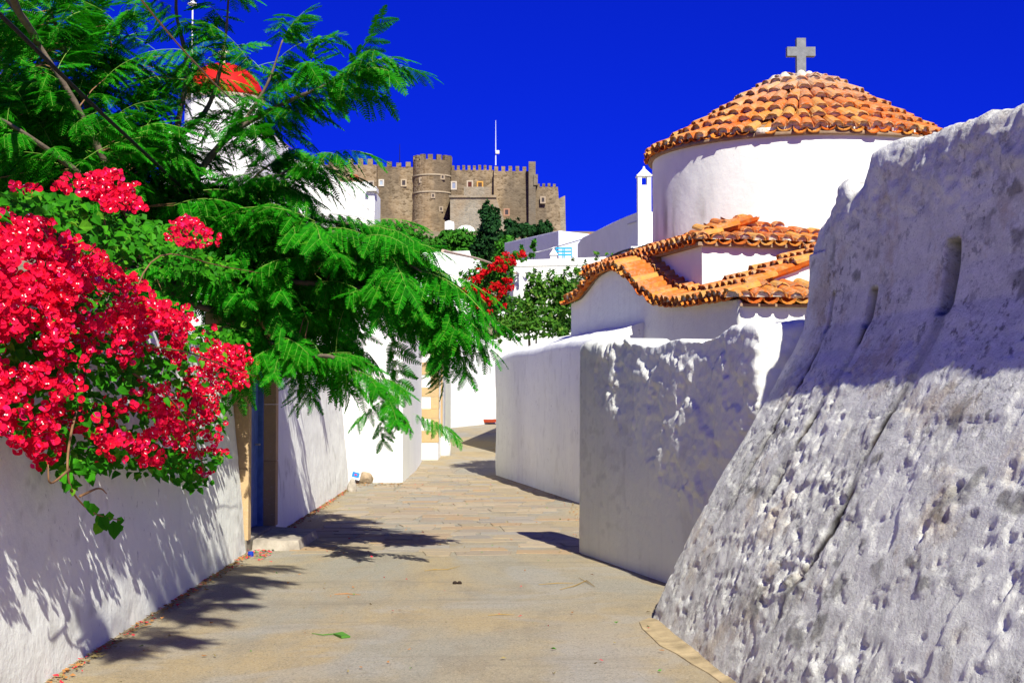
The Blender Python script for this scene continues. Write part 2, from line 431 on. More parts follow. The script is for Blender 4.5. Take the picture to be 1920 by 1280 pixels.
# ---------------------------------------------------------------- battered buttress wall on the right
BP = np.array([(.06, -.25), (0, 0), (-.268, .566), (-.51, 1.0), (-.746, 1.407), (-.918, 1.706), (-1.03, 1.885), (-1.12, 2.08), (-1.16, 2.29), (-1.17, 2.5)])
def buttress_top(s):
    # ruined far end, then an even crest
    k = np.interp(s, [0, .12, .35, .62, .72, .9, 1.15, 1.35, 1.7, 2.4, 3.2, 8], [2.72, 2.80, 2.87, 3.04, 3.05, 2.92, 3.02, 3.15, 3.13, 3.08, 3.03, 3.05])
    return float(k)
def buttress_prof(s):
    H = buttress_top(s)
    pts = np.concatenate((BP, [(-1.172, 2.62), (-1.175, H-.28), (-1.19, H-.12), (-1.21, H-.04), (-1.25, H), (-1.5, H+.02), (-1.75, H), (-1.8, H-.08), (-1.8, 1.5), (-1.8, -.25)]))
    L = np.concatenate(([0], np.cumsum(np.linalg.norm(np.diff(pts, axis=0), axis=1))))
    nf = 250; front = np.linspace(0, L[-4], nf); back = np.linspace(L[-4], L[-1], 8)[1:]; q = np.concatenate((front, back))
    return np.stack((np.interp(q, L, pts[:, 0]), np.interp(q, L, pts[:, 1])), 1)
def buttress_disp(V, S):
    dv = np.linalg.norm(np.diff(V, axis=1), axis=2); A = np.concatenate((np.zeros((V.shape[0], 1)), np.cumsum(dv, axis=1)), 1)
    z = V[..., 2]; ok = (np.arange(V.shape[1]) < 240)[None, :]*1.0
    p = lambda a, b: np.stack((S*a, A*b, S*0), -1); iso = p(.62, 1.)
    low = sstep(2.15, 1.5, z); top = sstep(2.5, 2.85, z); near = .7+.5*sstep(1.0, 3.0, S); amp = .30+.70*low+.6*top
    crust = sstep(-.12, .16, fbm(iso, .5, 3, 61))*near
    d = .030*fbm(iso, 1.0, 3, 1)*(.5+.5*low)+.006*fbm(iso, .20, 3, 9)*amp
    d = d+.008*sstep(-.03, .02, fbm(iso, .30, 5, 40))*amp                    # layers of wash flaking off
    d = d+.015*fbm(iso, .060, 4, 62, .68)*(.25+.75*crust)*amp
    lump = fbm(iso, .085, 3, 63); d = d+.010*sstep(.15, .40, lump)*crust*low
    pit = fbm(iso, .062, 3, 52); d = d-.022*sstep(.34, .46, pit)*low*(.35+.65*crust)
    d = d+top*(.022*fbm(iso, .17, 4, 71)+.012*(1-2*np.abs(fbm(iso, .11, 3, 77))))
    st = .55*sstep(.24, .38, fbm(p(.5, .8), .09, 4, 91))*sstep(.02, .3, fbm(iso, .6, 2, 92))
    # three drain slots, their inner shade painted dark, with dark runnels below
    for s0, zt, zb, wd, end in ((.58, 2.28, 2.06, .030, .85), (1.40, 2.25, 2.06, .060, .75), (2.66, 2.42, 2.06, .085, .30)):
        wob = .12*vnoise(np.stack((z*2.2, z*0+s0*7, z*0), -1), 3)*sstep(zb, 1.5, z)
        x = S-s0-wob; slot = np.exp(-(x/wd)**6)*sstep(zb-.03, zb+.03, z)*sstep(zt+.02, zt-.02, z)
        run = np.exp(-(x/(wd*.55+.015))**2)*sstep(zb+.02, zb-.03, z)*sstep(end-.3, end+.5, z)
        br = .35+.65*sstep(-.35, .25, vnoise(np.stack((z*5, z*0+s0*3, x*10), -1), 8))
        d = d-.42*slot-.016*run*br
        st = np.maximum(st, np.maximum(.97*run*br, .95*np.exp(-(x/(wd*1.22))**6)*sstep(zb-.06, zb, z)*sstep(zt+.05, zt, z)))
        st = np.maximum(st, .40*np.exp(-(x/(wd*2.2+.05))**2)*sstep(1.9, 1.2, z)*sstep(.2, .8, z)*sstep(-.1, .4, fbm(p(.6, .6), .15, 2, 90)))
    return d*ok, st*ok
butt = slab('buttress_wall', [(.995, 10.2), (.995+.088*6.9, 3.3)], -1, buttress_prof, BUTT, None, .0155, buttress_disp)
props(butt, 'tall weathered grey-white wall with sloping rough foot and three drain slots', 'wall')
# cement strip along its foot
fp = [G(1212, 1160), G(1194, 1168), G(1199, 1180), G(1216, 1196), G(1232, 1212), G(1262, 1227), G(1290, 1246), G(1322, 1264), G(1356, 1290), G(1400, 1330), G(1480, 1400)]
MBs = MB(); n = len(fp)
inner = [np.array((1.10+.088*(10.2-max(3.5, p_[1]+.02*i)), p_[1]+.05, 0)) for i, p_ in enumerate(fp)][2:]
ring_o = fp+inner[::-1]
MBs.hexa([(p_[0], p_[1], -.03) for p_ in ring_o], [(p_[0]+(.02 if i < n else 0), p_[1]+.005, .011 if i < n else .04) for i, p_ in enumerate(ring_o)])
props(MBs.build('footing_strip', STRIPM), kind='structure')

# ---------------------------------------------------------------- peeling wall in front of the chapel
def peel_disp(V, S):
    z = V[..., 2]; ok = sstep(-.1, .15, z)
    p = lambda a, b: np.stack((S*a, z*b, S*0), -1); iso = p(.6, 1.)
    d = .025*fbm(p(1, 1), 1.1, 2, 2)
    diag = sstep(.75, 1.35, z*.8+S*.27-.25+.55*fbm(iso, .5, 3, 12))*sstep(.1, .9, S)
    d = d+diag*(.022*fbm(iso, .085, 4, 4, .66)+.030*sstep(-.05, .05, fbm(p(.75, .62), .26, 5, 14, .6))-.012)
    d = d-.045*np.maximum(z-.85, 0)*sstep(.5, 1.3, S)*sstep(3.75, 3.3, S)
    top = sstep(1.9, 2.08, z); d = d+top*.022*fbm(iso, .13, 3, 41)
    d = d+.002*fbm(iso, .05, 2, 6)
    d = d+.020*fbm(np.stack((z*0, z, z*0+3), -1), .22, 3, 8)*np.exp(-((S-4.05)/.12)**2)
    st = .14*sstep(.15, .4, fbm(iso, .09, 3, 66))*sstep(-.1, .3, fbm(iso, .6, 2, 67))
    return d*ok, st
w1 = slab('peeling_wall', [(.68, 14.46), (1.785, 10.36), (3.4, 10.40)], -1, wallprof(lambda s: 2.115+.018*math.sin(s*2.1)+.02*math.sin(s*5.3+1), .5, .0, nf=125), PLAST, None, .019, peel_disp, soft=1)
props(w1, 'low whitewashed wall with flaking plaster and a sunlit end beside the tall sloping wall', 'wall')

# ---------------------------------------------------------------- wall below the chapel, with a sloping crest
def crest_prof(s):
    H = 2.30+.10*min(1, s/2.2)+.02*math.sin(s*1.3); k = min(1, .25+s/2.0)
    z = np.linspace(-.25, H-.08, 60); c = [np.stack((0*z, z), 1)]
    c.append(np.array([(-.02, H-.02), (-.06, H+.02), (-.25, H+.08*k), (-.5, H+.17*k), (-.75, H+.25*k), (-.95, H+.29*k), (-1.05, H+.24*k), (-1.1, H), (-1.1, 1), (-1.1, -.25)]))
    return np.concatenate(c)
def crest_disp(V, S):
    z = V[..., 2]; p = lambda a, b: np.stack((S*a, z*b, V[..., 0]*.5), -1)
    d = .03*fbm(p(1, 1), 1.2, 3, 3)+.008*fbm(p(1, .7), .2, 3, 8)
    return d*sstep(-.1, .2, z), 0.12*sstep(.25, .5, fbm(p(1, .5), .12, 3, 19))
w2 = slab('lane_wall', [(-.32, 28.4), (.30, 25.0), (.98, 21.2), (1.12, 20.3)], -1, crest_prof, WALLW, None, .06, crest_disp, soft=3)
props(w2, 'long shaded white lane wall with sloping sunlit top below the leafy bush', 'wall')
w3 = slab('lane_wall', [(.6, 41.5), (-.36, 34.6), (2.2, 34.2)], -1, wallprof(3.45, .5, nf=20), WALLW, None, .15, None)
w3.location.y += 0
props(w3, 'tall white wall at the lane bend, standing mostly behind the shaded lane wall', 'wall')
far = slab('lane_wall', [(-3.2, 43.0), (-2.06, 44.0), (-.49, 46.8), (3.2, 50.2)], -1, wallprof(2.75, .5, nf=30), WALLW, None, .12,
           lambda V, S: (.02*fbm(V, .5, 3, 5), .1*sstep(.3, .5, fbm(V, .12, 3, 6))))
props(far, 'sunlit white wall closing the lane behind the stone-cornered house', 'wall')

# ---------------------------------------------------------------- garden wall on the left with the doorway
def lw_disp(V, S):
    z = V[..., 2]; p = lambda a, b: np.stack((S*a, z*b, z*0), -1)
    d = .035*fbm(p(1, 1), 1.3, 3, 31)+.009*fbm(p(.7, 1), .26, 4, 35)+.0030*fbm(p(.6, 1), .07, 3, 37)
    return d*sstep(-.05, .1, z+.08), .30*sstep(.15, .45, fbm(p(.7, .9), .11, 4, 45))*sstep(.05, .35, fbm(p(.8, 1), .7, 2, 46))
gw = empty('garden_wall', (-2.7, 14.5, 0), 'long white garden wall on the left with a blue door under the red flowers', 'wall')
slab('wall_face', [(left_x(3), 3), (left_x(14.46), 14.46)], -1, wallprof(lambda s: 2.2+.03*math.sin(s*1.1), .45, .10, nf=60), WALLW, gw, .04, lw_disp)
slab('wall_face', [(left_x(16.28), 16.28), (left_x(24.4)-.0, 24.4)], -1, wallprof(lambda s: 2.22+.02*math.sin(s), .45, .08, nf=50), WALLW, gw, .05, lw_disp)
X0 = left_x(15)
for z0, z1 in ((0, .72), (.725, 1.36), (1.365, 2.04)):          # jamb stones either side of the door
    b = MB(); b.box((X0-.36, 14.47, z0+.13), (X0+.012, 14.62, z1+.13)); b.build('jamb_stone', TAN, gw)
    b = MB(); b.box((X0-.36, 16.10, z0+.13), (X0+.016, 16.27, z1+.13)); b.build('jamb_stone', TAN, gw)
b = MB(); b.box((X0-.4, 14.3, 2.175), (X0+.02, 16.45, 2.42)); b.build('lintel', TAN, gw)
b = MB(); b.box((X0-.42, 14.47, -.05), (X0-.005, 16.27, .127)); b.build('sill', CEMENT, gw)
dr = MB(); dr.box((X0-.23, 14.69, .14), (X0-.19, 16.03, 2.15)); door = dr.build('door', BLUE, gw)
for k in range(6):
    y0 = 14.71+k*.22; b = MB(); b.box((X0-.189, y0, .15), (X0-.172, y0+.205, 2.14)); b.build('plank', BLUE, door)
b = MB(); b.box((X0-.215, 16.03, .13), (X0-.12, 16.097, 2.17)); b.box((X0-.215, 14.622, .13), (X0-.12, 14.688, 2.17)); b.build('door_frame', BLUE, gw)
b = MB(); b.tube([(X0-.17, 15.85, 1.05), (X0-.12, 15.85, 1.05), (X0-.12, 15.75, 1.05)], .011); b.build('handle', METAL, door)
# cement doorstep in the lane
s0 = G(482, 1034); s1 = G(568, 1032); s2 = G(562, 1006)
b = MB(); b.hexa([(X0+.02, 14.62, -.02), (s1[0]-.02, 14.66, -.02), (s1[0]-.0, 15.95, -.02), (X0+.02, 16.1, -.02)],
                 [(X0+.03, 14.66, .115), (s1[0]-.05, 14.70, .105), (s1[0]-.04, 15.9, .11), (X0+.03, 16.06, .12)])
props(b.build('doorstep', CEMENT), 'low worn cement doorstep in front of the blue door', 'step')
# ---------------------------------------------------------------- chapel with tiled dome
def tile_mat():
    t = NT('terracotta'); v = t.pos()
    r = t.math('FRACT', t.math('ADD', t.n('ObjectInfo').outputs['Random'], t.n('NewGeometry').outputs['Random Per Island']))
    c = t.cramp(r, [(0, (.54,.10,.010)), (.25, (.64,.15,.014)), (.45, (.46,.12,.02)), (.62, (.66,.22,.025)), (.8, (.60,.29,.06)), (1, (.62,.13,.012))])
    f = t.noise(7, v, 6, .7); c = t.mix(t.math('MULTIPLY', t.ramp(f, .5, .66), .55), c, (.62, .36, .11))
    g = t.noise(16, v, 6, .72); c = t.mix(t.math('MULTIPLY', t.ramp(g, .54, .66), .7), c, (.20, .13, .08))
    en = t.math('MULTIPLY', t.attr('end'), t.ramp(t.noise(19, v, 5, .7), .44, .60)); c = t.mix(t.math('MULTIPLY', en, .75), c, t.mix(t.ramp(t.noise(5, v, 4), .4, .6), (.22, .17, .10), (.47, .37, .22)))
    sep = t.n('SeparateXYZ'); t.set(sep.inputs[0], v)
    hi = t.ramp(sep.outputs[2], 5.9, 6.55, 0, .85); gn = t.noise(11, v, 5, .7)
    c = t.mix(t.math('MULTIPLY', hi, t.ramp(gn, .38, .58)), c, (.42, .37, .28))
    t.color(c); t.b.inputs['Roughness'].default_value = .85
    t.normal(t.bump(t.noise(45, v, 6, .7), .45, .008)); return t.m
TILE = tile_mat()
MORTAR = plain('lime_mortar', (.60, .54, .42), .95, .35, 14, bump=.8, bscale=45)
BED = plain('roof_bed_mortar', (.30, .20, .12), .95, .3, 8, bump=.6, bscale=30)
STONE_CROSS = plain('grey_marble', (.20, .21, .205), .6, .25, 9, bump=.25, bscale=40)

def cover_tile(L=.44, r0=.100, r1=.080, th=.016, n=7, seed=0):
    q = random.Random(seed); V = []; F = []; mi = []
    for x, r in ((0, r0), (-L, r1), (0, r0-th), (-L, r1-th)):
        for i in range(n+1):
            a = math.pi*i/n; V.append((x+q.uniform(-.006, .006)+(q.uniform(-.012, .012) if x == 0 else 0), r*math.cos(a)+q.uniform(-.002, .002), .88*r*math.sin(a)+q.uniform(-.003, .003)))
    m = n+1
    for i in range(n):
        F += [[i, i+1, m+i+1, m+i], [2*m+i+1, 2*m+i, 3*m+i, 3*m+i+1], [i+1, i, 2*m+i, 2*m+i+1]]; mi += [0, 0, 0]
    b = len(V)
    for i in range(n+1):
        a = math.pi*i/n; V.append((-.035+q.uniform(-.015, .015), (r0-th+.003)*math.cos(a), .88*(r0-th+.003)*math.sin(a)-.004))
    for i in range(n//2): F.append([b+i, b+i+1, b+n-i-1, b+n-i]); mi.append(1)
    return np.array(V), F, mi
def pan_tile(L=.46, r=.098, n=5):
    V = []; F = []
    for x, k in ((.015, 1.), (-L, .9)):
        for i in range(n+1):
            a = math.pi*i/n; V.append((x, -r*k*math.cos(a), .045-.06*math.sin(a)))
    for x, k in ((.015, 1.), (-L, .9)):
        for i in range(n+1):
            a = math.pi*i/n; V.append((x, -r*k*math.cos(a), .030-.062*math.sin(a)))
    m = n+1
    for i in range(n): F += [[i, m+i, m+i+1, i+1], [2*m+i+1, 3*m+i+1, 3*m+i, 2*m+i], [i, i+1, 2*m+i+1, 2*m+i]]
    return np.array(V), F, [0]*len(F)
CT = [cover_tile(seed=s) for s in range(5)]
PT = [pan_tile()]
trand = random.Random(3)

C0 = np.array((2.73, 17.07)); NV = np.array((.970, .242)); BV = np.array((-.242, .970))
def W(n, k, z=0): q = C0+n*NV+k*BV; return np.array((q[0], q[1], z))
# crest profile of the vault as read along the facade
prof_px = [(1062,570), (1076,566), (1090,559), (1102,545), (1115,527), (1130,513), (1146,505), (1162,503), (1176,508), (1190,520), (1205,537), (1222,554), (1242,567), (1264,573), (1290,572), (1320,567), (1350,563), (1387,559)]
pk = []; pz = []
for px, py in prof_px:
    d = ray(px, py); A = np.array([[d[0], -BV[0]], [d[1], -BV[1]]]); t, k = np.linalg.solve(A, C0); pk.append(k); pz.append(EYE+t*d[2])
o = np.argsort(pk); pk = np.array(pk)[o]; pz = np.array(pz)[o]
kk = np.linspace(-.2, 7.6, 400); zz_ = np.interp(kk, pk, pz)
for _ in range(30): zz_[1:-1] = (zz_[:-2]+2*zz_[1:-1]+zz_[2:])/4
zprof = lambda k: float(np.interp(k, kk, zz_))
SL = .38
chapel = empty('chapel', tuple(W(2.5, 4, 0)), 'white chapel with a round drum, orange tiled dome and grey stone cross', 'chapel')
slab('wall', [W(0, 7.15)[:2], W(0, 0)[:2], W(6.0, 0)[:2]], -1,
     lambda s: wallprof((zprof(7.15-s) if s < 7.15 else 2.69)-.005, .45, nf=50, r=.02)(s), PLAST, chapel, .09,
     lambda V, S: (.012*fbm(V, .7, 3, 3)+.004*fbm(V, .15, 3, 9), .10*sstep(.3, .5, fbm(V, .1, 3, 2))*sstep(.1, .3, fbm(V, .7, 2, 5))))
# gable between the eave tiles and the vault
b = MB(); N2 = 6.0
for n0_, n1_ in ((.25, 2.2), (2.2, N2)):
    zt0, zt1 = 2.75+SL*(n0_+.15)-.03, min(2.75+SL*(n1_+.15)-.03, 3.6)
    b.hexa([W(n0_, .60, 2.5), W(n1_, .60, 2.5), W(n1_, .82, 2.5), W(n0_, .82, 2.5)], [W(n0_, .60, zt0), W(n1_, .60, zt1), W(n1_, .82, zt1), W(n0_, .82, zt0)])
b.build('gable', CHURCHW, chapel)
# square base under the drum
E0, E1, K0, K1, ZE = .40, 5.86, 2.2, 7.40, 3.63
b = MB(); b.hexa([W(E0, K0, 2.4), W(E1, K0, 2.4), W(E1, K1, 2.4), W(E0, K1, 2.4)], [W(E0, K0, ZE), W(E1, K0, ZE), W(E1, K1, ZE), W(E0, K1, ZE)])
b.build('drum_base', CHURCHW, chapel)
# drum with grey weathering on its left
DC = W(3.13, 4.81); DR = 2.36; tc = math.atan2(-DC[1], -DC[0])
th = np.linspace(0, 2*math.pi, 193)[:-1]; zs = np.linspace(2.9, 5.44, 42); TH, ZZ = np.meshgrid(th, zs, indexing='ij')
dth = (TH-tc+math.pi) % (2*math.pi)-math.pi
pp = np.stack((TH*DR, ZZ, TH*0), -1); rad = DR+.010*fbm(pp, .8, 3, 5)+.004*fbm(pp, .15, 3, 15)
V = np.stack((DC[0]+rad*np.cos(TH), DC[1]+rad*np.sin(TH), ZZ), -1)
stn = sstep(-1.35, -1.15, dth)*sstep(-.30, -.85, dth)*sstep(5.15, 4.3, ZZ)*sstep(-.25, .45, fbm(np.stack((TH*DR, ZZ*.25, TH*0), -1), .22, 4, 7))
stn = .42*stn+.34*sstep(.1, .5, fbm(np.stack((TH*DR, ZZ*.12, TH*0), -1), .10, 3, 17))*sstep(-1.3, -.9, dth)*sstep(-.45, -.7, dth)*sstep(4.9, 4.2, ZZ)
n0, n1 = TH.shape; ix = np.arange(n0*n1).reshape(n0, n1); r1 = np.roll(ix, -1, 0)
quads = np.stack((ix[:, :-1], r1[:, :-1], r1[:, 1:], ix[:, 1:]), -1).reshape(-1, 4)
obj('drum', V.reshape(-1, 3), quads, CHURCHW, chapel, True, None, {'stain_and_shade': stn})

def roof(name, bedV, bedF, covers, pans, limit):
    r = obj(name, bedV, bedF, BED, chapel)
    cs = [(trand.randrange(5), M) for M in covers]
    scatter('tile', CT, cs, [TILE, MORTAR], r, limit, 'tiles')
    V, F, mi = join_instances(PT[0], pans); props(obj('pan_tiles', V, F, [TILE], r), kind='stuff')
    return r
def jit(a): return trand.uniform(-a, a)
# dome: rings of tiles, each ring stepping over the one below
slope = .6; rings = [2.45, 2.10, 1.76, 1.40, 1.05, .71, .42]
domez = lambda r: float(np.interp(r, [.0, .4, .7, 1.2, 1.8, 2.49, 2.7], [6.57, 6.54, 6.42, 6.11, 5.74, 5.35, 5.22]))
covers = []; pans = []
for i, r in enumerate(rings):
    n = max(7, int(round(2*math.pi*r/(.205 if i == 0 else .225)))); off = trand.random(); wsc = (2*math.pi*r/n)/.205
    for k in range(n):
        for half in (0, 1):
            a = 2*math.pi*(k+off+half*.5+jit(.06))/n; da = (a-tc+math.pi) % (2*math.pi)-math.pi
            if i == 0 and abs(da+.23) < .045: continue                  # one eave tile is missing
            rr_ = r+jit(.038); z = domez(rr_)+(.035 if half == 0 else -.012)+jit(.012)
            til = (domez(r-.3)-domez(r))/.3*(.72 if half == 0 else .88)
            d = Vector((math.cos(a), math.sin(a), -til)); up = Vector((math.cos(a)*til, math.sin(a)*til, 1))
            d.x += jit(.07); d.y += jit(.07); M = frame((DC[0]+rr_*math.cos(a), DC[1]+rr_*math.sin(a), z), d, up) @ Matrix.Diagonal((1.12 if r > .8 else .8, wsc*(1.0+jit(.05)), 1+jit(.06), 1))
            (covers if half == 0 else pans).append(M)
bed = MB(); bed.lathe([(2.43, domez(2.49)-.05)]+[(r, domez(r)-.035) for r in (2.42, 1.8, 1.2, .7, .3)]+[(.05, domez(.1))], (DC[0], DC[1], 0), 72)
front = lambda M: (M.translation-Vector(DC)).xy.normalized().dot(Vector((-DC[0], -DC[1])).normalized())
vis = [M for M in covers if front(M) > -.08]; hid = [M for M in covers if front(M) <= -.08]
dome = obj('dome_roof', bed.V, bed.F, BED, chapel, True)
print('dome tiles', len(vis), len(hid))
cs = sorted([(trand.randrange(5), M) for M in vis], key=lambda q: q[1].translation.length)
mes = [mkmesh('tile', T[0], np.asarray(T[1]), [TILE, MORTAR], T[2], False, endattr(T[0])) for T in CT]
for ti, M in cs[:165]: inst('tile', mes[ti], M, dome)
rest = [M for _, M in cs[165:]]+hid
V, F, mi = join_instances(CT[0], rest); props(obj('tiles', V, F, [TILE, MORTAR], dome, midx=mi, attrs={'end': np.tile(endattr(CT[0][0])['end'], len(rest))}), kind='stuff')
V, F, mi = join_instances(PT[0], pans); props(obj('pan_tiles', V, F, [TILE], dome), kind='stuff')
# lumps of mortar round the top
b = MB()
for k in range(11):
    a = k*2*math.pi/10+jit(.15); r = (.36+jit(.05)) if k < 10 else 0; rl = .12+jit(.025); V0 = []
    b.lathe([(rl*1.0, -.10), (rl*1.02, 0), (rl*.85, .08), (rl*.45, .13), (.01, .145)], (DC[0]+r*math.cos(a), DC[1]+r*math.sin(a), 6.62-.25*r+jit(.025)), 9)
o = b.build('mortar_cap', MORTAR, chapel, True)
# the missing tile's patch of lime
b = MB(); a = tc-.23
b.lathe([(.09, -.06), (.10, -.02), (.07, .03), (.02, .04)], (DC[0]+2.40*math.cos(a), DC[1]+2.40*math.sin(a), domez(2.5)+.05), 9); b.build('lime_patch', MORTAR, chapel, True)
# cross
q = Vector((-DC[0], -DC[1], 0)).normalized(); cy = np.array(q); ca = .22
cyr = np.array((cy[0]*math.cos(ca)-cy[1]*math.sin(ca), cy[0]*math.sin(ca)+cy[1]*math.cos(ca), 0)); cx = np.array((-cyr[1], cyr[0], 0)); cz = np.array((0, 0, 1.))
c = np.array((DC[0], DC[1], 0))
def crossmesh(c, zb, zt, za, w, half, dep):
    """an upright and an arm cut out of one outline"""
    out = [(-w, zb), (w, zb), (w, za-w), (half, za-w), (half, za+w), (w, za+w), (w, zt), (-w, zt), (-w, za+w), (-half, za+w), (-half, za-w), (-w, za-w)]
    m = MB(); A = [c+cx*x+cyr*dep+cz*z for x, z in out]; B = [c+cx*x-cyr*dep+cz*z for x, z in out]; n = len(out)
    m.add(A+B, [list(range(n)), list(range(n, 2*n))[::-1]]+[[i, n+i, n+(i+1) % n, (i+1) % n] for i in range(n)]); return m
crossmesh(c, 6.35, 7.27, 7.055, .073, .225, .06).build('cross', STONE_CROSS, chapel)

# vault roof
covers = []; pans = []
ks = np.linspace(.02, 7.35, 500); zk = np.array([zprof(k) for k in ks]); al = np.concatenate(([0], np.cumsum(np.hypot(np.diff(ks), np.diff(zk)))))
ncol = int(al[-1]/.205)
for ci in range(ncol*2):
    half = ci % 2; s = (ci*.5+.3)*.205+jit(.008); k = float(np.interp(s, al, ks)); dz = (zprof(k+.05)-zprof(k-.05))/.1
    nmax = k*.95-.12 if k < .6 else 2.75 if k < K0-.08 else (.42 if k < 3.7 else 1.05)
    j = 0
    while True:
        n = -.13+.385*j+jit(.02)
        if n > nmax: break
        j += 1
        if math.hypot(n-3.13, k-4.81) < DR+.05: continue
        z = zprof(k)+SL*(n+.15)+(.03 if half == 0 else -.015)+jit(.007)
        d = Vector((-NV[0]+jit(.05), -NV[1]+jit(.05), -(.27 if half == 0 else .33))); tk = Vector((BV[0], BV[1], dz)); up = d.cross(tk)
        if up.z < 0: up = -up
        M = frame(W(n, k, z), d, up) @ Matrix.Diagonal((1.0, 1+jit(.05), 1+jit(.06), 1))
        (covers if half == 0 else pans).append(M)
kb = np.linspace(.02, 7.3, 90); bv = []; bf = []
for k in kb:
    nm = max(.0, k-.1) if k < .6 else 2.7 if k < K0-.02 else (.5 if k < 3.6 else 1.0)
    for q_ in np.linspace(-.04, nm, 5): bv.append(W(q_, k, zprof(k)+SL*(q_+.15)-.03))
for i in range(89):
    for j in range(4): bf.append([i*5+j, (i+1)*5+j, (i+1)*5+j+1, i*5+j+1])
nb = len(bv); bv2 = [v-np.array((0, 0, .03)) for v in bv]; bf += [[nb+q_ for q_ in f[::-1]] for f in bf]
roof('vault_roof', bv+bv2, bf, covers, pans, 92)
print('vault tiles', len(covers))
# eave over the sunlit front
covers = []; pans = []
for ci in range(34):
    half = ci % 2; n = .02+ci*.5*.213+jit(.01)
    for j in range(2):
        k = -.17+.37*j+jit(.015); z = 2.735+.33*(k+.17)+(.03 if half == 0 else -.015)+jit(.008)
        if n < k+.12: continue
        d = Vector((-BV[0]+jit(.06), -BV[1]+jit(.06), -.25+jit(.05))); M = frame(W(n, k, z), d, Vector((0, 0, 1))) @ Matrix.Diagonal((.95, 1.03+jit(.05), 1+jit(.07), 1))
        (covers if half == 0 else pans).append(M)
for t_ in (-.04, .27, .56):
    d = Vector((-NV[0]-BV[0], -NV[1]-BV[1], -.3)); covers.append(frame(W(-.12+t_, -.12+t_, 2.775+.36*t_), d, Vector((0, 0, 1))))
b = MB(); b.hexa([W(-.02, -.08, 2.66), W(3.8, -.12, 2.66), W(3.8, .62, 2.66), W(.6, .62, 2.66)], [W(-.02, -.08, 2.69), W(3.8, -.12, 2.69), W(3.8, .62, 2.92), W(.6, .62, 2.92)])
roof('eave_roof', b.V, b.F, covers, pans, 16)
# low hipped roof round the drum base
covers = []; pans = []; OH = .13
for side in (0, 1, 2):
    L = (E1-E0, K1-K0, K1-K0)[side]; nc = int((L+2*OH)/.206)
    for ci in range(nc*2):
        half = ci % 2; u = -OH+.1+ci*.5*.206+jit(.008)
        for j in range(4):
            v = -OH+.36*j+jit(.012)
            if v > min(u, L-u)+.12 or v > 1.35: continue
            n, k = ((E0+u, K0+v), (E0+v, K0+u), (E1-v, K0+u))[side]
            if math.hypot(n-3.13, k-4.81) < DR-.02: continue
            z = ZE+.055+.36*(v+OH)+(.03 if half == 0 else -.015)+jit(.007)
            dxy = (-BV, -NV, NV)[side]; d = Vector((dxy[0]+jit(.06), dxy[1]+jit(.06), -.26+jit(.04)))
            M = frame(W(n, k, z), d, Vector((0, 0, 1))) @ Matrix.Diagonal((.92, 1+jit(.04), 1+jit(.06), 1)); (covers if half == 0 else pans).append(M)
for t_ in (0., .33, .66): covers.append(frame(W(E0-.08+t_, K0-.08+t_, ZE+.075+.36*t_), Vector((-NV[0]-BV[0], -NV[1]-BV[1], -.42)), Vector((0, 0, 1))) @ Matrix.Diagonal((.92, 1.1, 1.1, 1)))
b = MB(); e = .09; i_ = .95
b.hexa([W(E0-e, K0-e, ZE-.01), W(E1+e, K0-e, ZE-.01), W(E1+e, K1+e, ZE-.01), W(E0-e, K1+e, ZE-.01)], [W(E0-e, K0-e, ZE+.035), W(E1+e, K0-e, ZE+.035), W(E1+e, K1+e, ZE+.035), W(E0-e, K1+e, ZE+.035)])
b.hexa([W(E0-e, K0-e, ZE+.035), W(E1+e, K0-e, ZE+.035), W(E1+e, K1+e, ZE+.035), W(E0-e, K1+e, ZE+.035)], [W(E0+i_, K0+i_, ZE+.38), W(E1-i_, K0+i_, ZE+.38), W(E1-i_, K1-i_, ZE+.38), W(E0+i_, K1-i_, ZE+.38)])
roof('hipped_roof', b.V, b.F, covers, pans, 26)
# ---------------------------------------------------------------- white houses along the lane
def block(name, poly, z0, z1, mat, parent=None, bevel=.03, tops=None):
    """a plastered block from a plan polygon (counter-clockwise), softened edges"""
    bm = bmesh.new(); n = len(poly); tops = tops or [z1]*n
    lo = [bm.verts.new((x, y, z0)) for x, y in poly]; hi = [bm.verts.new((x, y, t)) for (x, y), t in zip(poly, tops)]
    bm.faces.new(lo[::-1]); bm.faces.new(hi)
    for i in range(n): bm.faces.new((lo[i], lo[(i+1) % n], hi[(i+1) % n], hi[i]))
    if bevel: bmesh.ops.bevel(bm, geom=[e for e in bm.edges], offset=bevel, segments=2, affect='EDGES', profile=.6)
    bmesh.ops.recalc_face_normals(bm, faces=bm.faces)
    V = [tuple(v.co) for v in bm.verts]; bm.verts.index_update(); F = [[v.index for v in f.verts] for f in bm.faces]; bm.free()
    return obj(name, V, F, mat, parent)
import bmesh
GZ = lambda x, y: float(ground_z(x, y))
